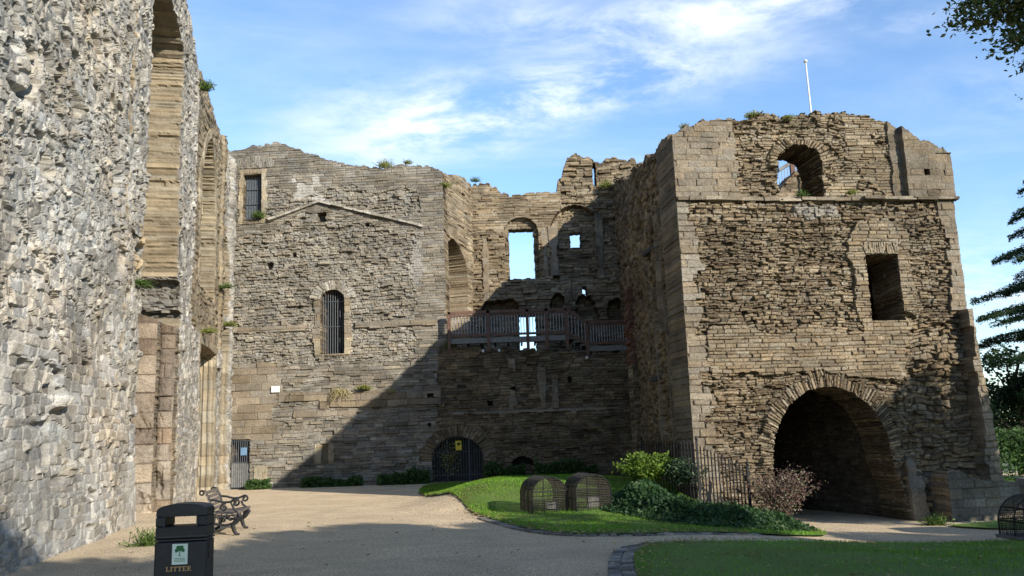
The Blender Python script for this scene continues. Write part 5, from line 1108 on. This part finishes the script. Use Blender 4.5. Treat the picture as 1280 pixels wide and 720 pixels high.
# ------------------------------------------------------------------ litter bin
def make_bin():
    root = tag(empty('litter_bin', (-3.54, 9.42, 0), math.radians(6)), 'black hooded litter bin with gold lettering beside the path', 'bin')
    w, d_, H_, zt = .52, .36, 1.09, .93
    def prism_x(poly, y0, y1, name, mat, par): r = MB(); r.prism(np.array(poly), y0, y1, lambda x, y, z: np.array([x, y, z])); return r.build(name, mat, par)
    # outline of the front: straight sides and a low arched lid with rounded shoulders
    def outl(w, zt, H_):
        a = [(-w/2, .0), (w/2, .0), (w/2, zt-.03)]
        for t in np.linspace(0, 1, 15):
            x = w/2-(w)*t; e = abs(2*t-1); a.append((x*(1-.02*e), zt+(H_-zt)*(1-e**2.6)**.7 if e < 1 else zt))
        a.append((-w/2, zt-.03)); return a
    # lower body
    r = MB(); r.box((0, 0, .355), (w, d_, .71)); body = r.build('body', M['bin'], root)
    # hood: a shell with an opening cut front and back, made of two cheeks, brow and sill
    o0, o1, s0, s1 = -.15, .15, .86, .96
    r = MB()
    r.box((0, 0, .735+(s0-.735)/2), (w-.008, d_-.008, s0-.735))
    r.box(((-w/2+o0)/2-.001, 0, (s0+s1)/2), (abs(-w/2-o0)-.006, d_-.008, s1-s0-.001)); r.box(((w/2+o1)/2, 0, (s0+s1)/2), (abs(w/2-o1)-.006, d_-.008, s1-s0-.001))
    top = [(-w/2+.004, s1), (w/2-.004, s1)]
    for t in np.linspace(0, 1, 21):
        x = (w/2-.004)*math.cos(math.pi*t); top.append((x, s1+.03+(H_-s1-.03)*abs(math.sin(math.pi*t))**.55))
    r.prism(np.array(top), -d_/2+.004, d_/2-.004, lambda x, y, z: np.array([x, y, z]))
    hood = r.build('hood', M['bin'], root)
    bv = hood.modifiers.new('b', 'BEVEL'); bv.width = .012; bv.segments = 2; bv = body.modifiers.new('b', 'BEVEL'); bv.width = .02; bv.segments = 3
    r = MB()
    for z in (.725, .76): r.box((0, 0, z), (w+.012, d_+.012, .012))
    r.build('band', M['binband'], root)
    r = MB(); r.box((.0, -d_/2-.006, .83), (w*.9, .01, .012)); 
    for x in (-.165, .165): r.box((x, -d_/2-.004, (s0+s1)/2), (.018, .01, s1-s0+.03))
    for z in (s0-.012, s1+.012): r.box((0, -d_/2-.004, z), (.35, .01, .018))
    r.build('opening_rim', M['bin'], root)
    r = MB(); r.box((-.0, -d_/2-.004, .585), (.155, .008, .205)); pl = r.build('plate', M['plate'], root)
    r = MB()      # tree symbol: trunk and lobed crown
    yy = -d_/2-.0095
    for cx, cz, rr in ((0, .64, .030), (-.028, .627, .022), (.028, .627, .022), (-.016, .655, .020), (.018, .655, .020), (-.036, .612, .012), (.037, .613, .012)):
        n = 14; V = [(cx, yy-.0006*len(r.V), cz)]+[(cx+rr*math.cos(a)*(1+.12*math.sin(5*a+cx*90)), yy-.0006*len(r.V), cz+rr*.8*math.sin(a)) for a in np.arange(n)/n*2*math.pi]; r.add(V, (), [[0, 1+i, 1+(i+1) % n] for i in range(n)])
    r.box((0, yy, .593), (.008, .001, .05)); r.box((0, yy, .567), (.034, .001, .004))
    r.build('tree_symbol', M['green'], pl)
    r = MB()      # two rows of small lettering under the symbol, too small to read in the photo
    for row, z in enumerate((.543, .528, .514)):
        x = -.052
        while x < .05: 
            l = rng.uniform(.006, .016); r.box((x+l/2, yy, z), (l, .0008, .006)); x += l+.004
    r.build('plate_text', M['green'], pl)
    # LITTER in slab serif capitals
    def stroke(r, x0, z0, x1, z1, t=.009): r.bar((x0, -d_/2-.003, z0), (x1, -d_/2-.003, z1), .006, t, up=(0, 1, 0)) if False else r.box(((x0+x1)/2, -d_/2-.003, (z0+z1)/2), (max(abs(x1-x0), t), .006, max(abs(z1-z0), t)))
    r = MB(); x = -.135; z0, z1 = .415, .462; t = .010
    for ch in 'LITTER':
        if ch == 'L':
            stroke(r, x+.010, z0, x+.010, z1, t); stroke(r, x, z0+.003, x+.034, z0+.003, .006); stroke(r, x, z1-.003, x+.02, z1-.003, .006); stroke(r, x+.034, z0, x+.034, z0+.016, .005); x += .045
        elif ch == 'I':
            stroke(r, x+.009, z0, x+.009, z1, t); stroke(r, x, z0+.003, x+.018, z0+.003, .006); stroke(r, x, z1-.003, x+.018, z1-.003, .006); x += .027
        elif ch == 'T':
            stroke(r, x+.019, z0, x+.019, z1, t); stroke(r, x, z1-.003, x+.038, z1-.003, .006); stroke(r, x+.010, z0+.003, x+.028, z0+.003, .006); stroke(r, x, z1-.014, x, z1, .005); stroke(r, x+.038, z1-.014, x+.038, z1, .005); x += .047
        elif ch == 'E':
            stroke(r, x+.010, z0, x+.010, z1, t); stroke(r, x, z0+.003, x+.036, z0+.003, .006); stroke(r, x, z1-.003, x+.036, z1-.003, .006); stroke(r, x+.01, (z0+z1)/2, x+.026, (z0+z1)/2, .006); stroke(r, x+.036, z0, x+.036, z0+.014, .005); stroke(r, x+.036, z1-.014, x+.036, z1, .005); x += .045
        elif ch == 'R':
            stroke(r, x+.010, z0, x+.010, z1, t); stroke(r, x, z0+.003, x+.02, z0+.003, .006); stroke(r, x, z1-.003, x+.028, z1-.003, .006); stroke(r, x+.01, (z0+z1)/2, x+.028, (z0+z1)/2, .006); stroke(r, x+.032, (z0+z1)/2+.004, x+.032, z1-.006, .008)
            for k in range(6): stroke(r, x+.022+k*.0028, z0+.022-k*.004, x+.028+k*.0028, z0+.018-k*.004, .005)
            x += .045
    r.build('lettering', M['gold'], body)
    r = MB(); r.box((w/2+.002, -.02, .60), (.012, .10, .16)); r.build('lock_plate', M['bin'], root)
    return root
make_bin()

# ------------------------------------------------------------------ cast iron bench
def spiral(c, r0_, r1, a0, a1, n=22):
    return [(c[0]+(r0_+(r1-r0_)*t)*math.cos(a0+(a1-a0)*t), c[1]+(r0_+(r1-r0_)*t)*math.sin(a0+(a1-a0)*t)) for t in np.linspace(0, 1, n)]
def make_bench():
    root = tag(empty('park_bench', (-5.98, 17.35, 0), math.radians(11)), 'cast-iron scroll bench with worn timber slats standing by the curtain wall', 'bench')
    # local: x forward (towards the path), y along the length, z up
    Lb = 1.5
    for y in (0, Lb):
        r = MB(); P = lambda pts: [(x, y, z) for x, z in pts]
        def T(pts, rad): r.tube(P(pts), np.array(rad)*1.35, 6)
        T([(-.10, .46), (-.02, .42), (.2, .40), (.42, .43), (.52, .44)], [.018, .02, .02, .02, .018])        # seat rail
        T([(.02, .42), (-.06, .60), (-.10, .74), (-.17, .86), (-.24, .88)], [.022, .022, .02, .02, .016])      # back post
        T(spiral((-.22, .83), .055, .015, 1.6, 7.5), .014)                                                      # top scroll
        T([(-.09, .70), (.05, .68), (.18, .64), (.30, .64), (.40, .68)], .018); T(spiral((.42, .62), .07, .018, 2.0, -5.4), .017)   # arm and its scroll
        T(spiral((.20, .54), .075, .02, 1.2, 8.0), .015); T([(.35, .58), (.38, .50), (.46, .44)], .018)
        T([(.46, .43), (.50, .36), (.44, .28), (.36, .20), (.40, .08), (.44, .02), (.50, .015)], [.03, .04, .045, .04, .03, .026, .02])   # front leg
        T(spiral((.33, .33), .085, .02, -.6, 5.2), .018); T(spiral((.18, .30), .07, .02, 3.6, -2.0), .017); T(spiral((.03, .32), .06, .02, 0, 5), .016)
        T([(.0, .42), (.0, .30), (-.06, .18), (-.10, .06), (-.17, .015)], [.03, .035, .03, .026, .02])          # rear leg
        T([(.40, .24), (.25, .20), (.1, .22), (-.03, .26)], .02)
        # leafy casting: flattened lobes
        for (x, z, rr) in ((.46, .36, .05), (.43, .25, .04), (.1, .36, .035), (.26, .38, .035)): r.tube([(x, y-.012, z), (x, y+.012, z)], rr, 10)
        r.build('end_frame', M['iron'], root)
    for i in range(6):
        x = .0+i*.10; z = .435-.03*math.sin(i/5*3.14)+.01*(i == 5); r = MB(); r.box((x, Lb/2, z), (.075, Lb+.06, .028)); r.build('seat_slat', M['slat'], root)
    for i in range(5):
        t = .15+i*.19; x = -.02-.16*t; z = .45+.42*t; r = MB(); r.box((x+.012, Lb/2, z), (.028, Lb+.06, .065), [[.93, 0, .36], [0, 1, 0], [-.36, 0, .93]]); r.build('back_slat', M['slat'], root)
    return root
make_bench()
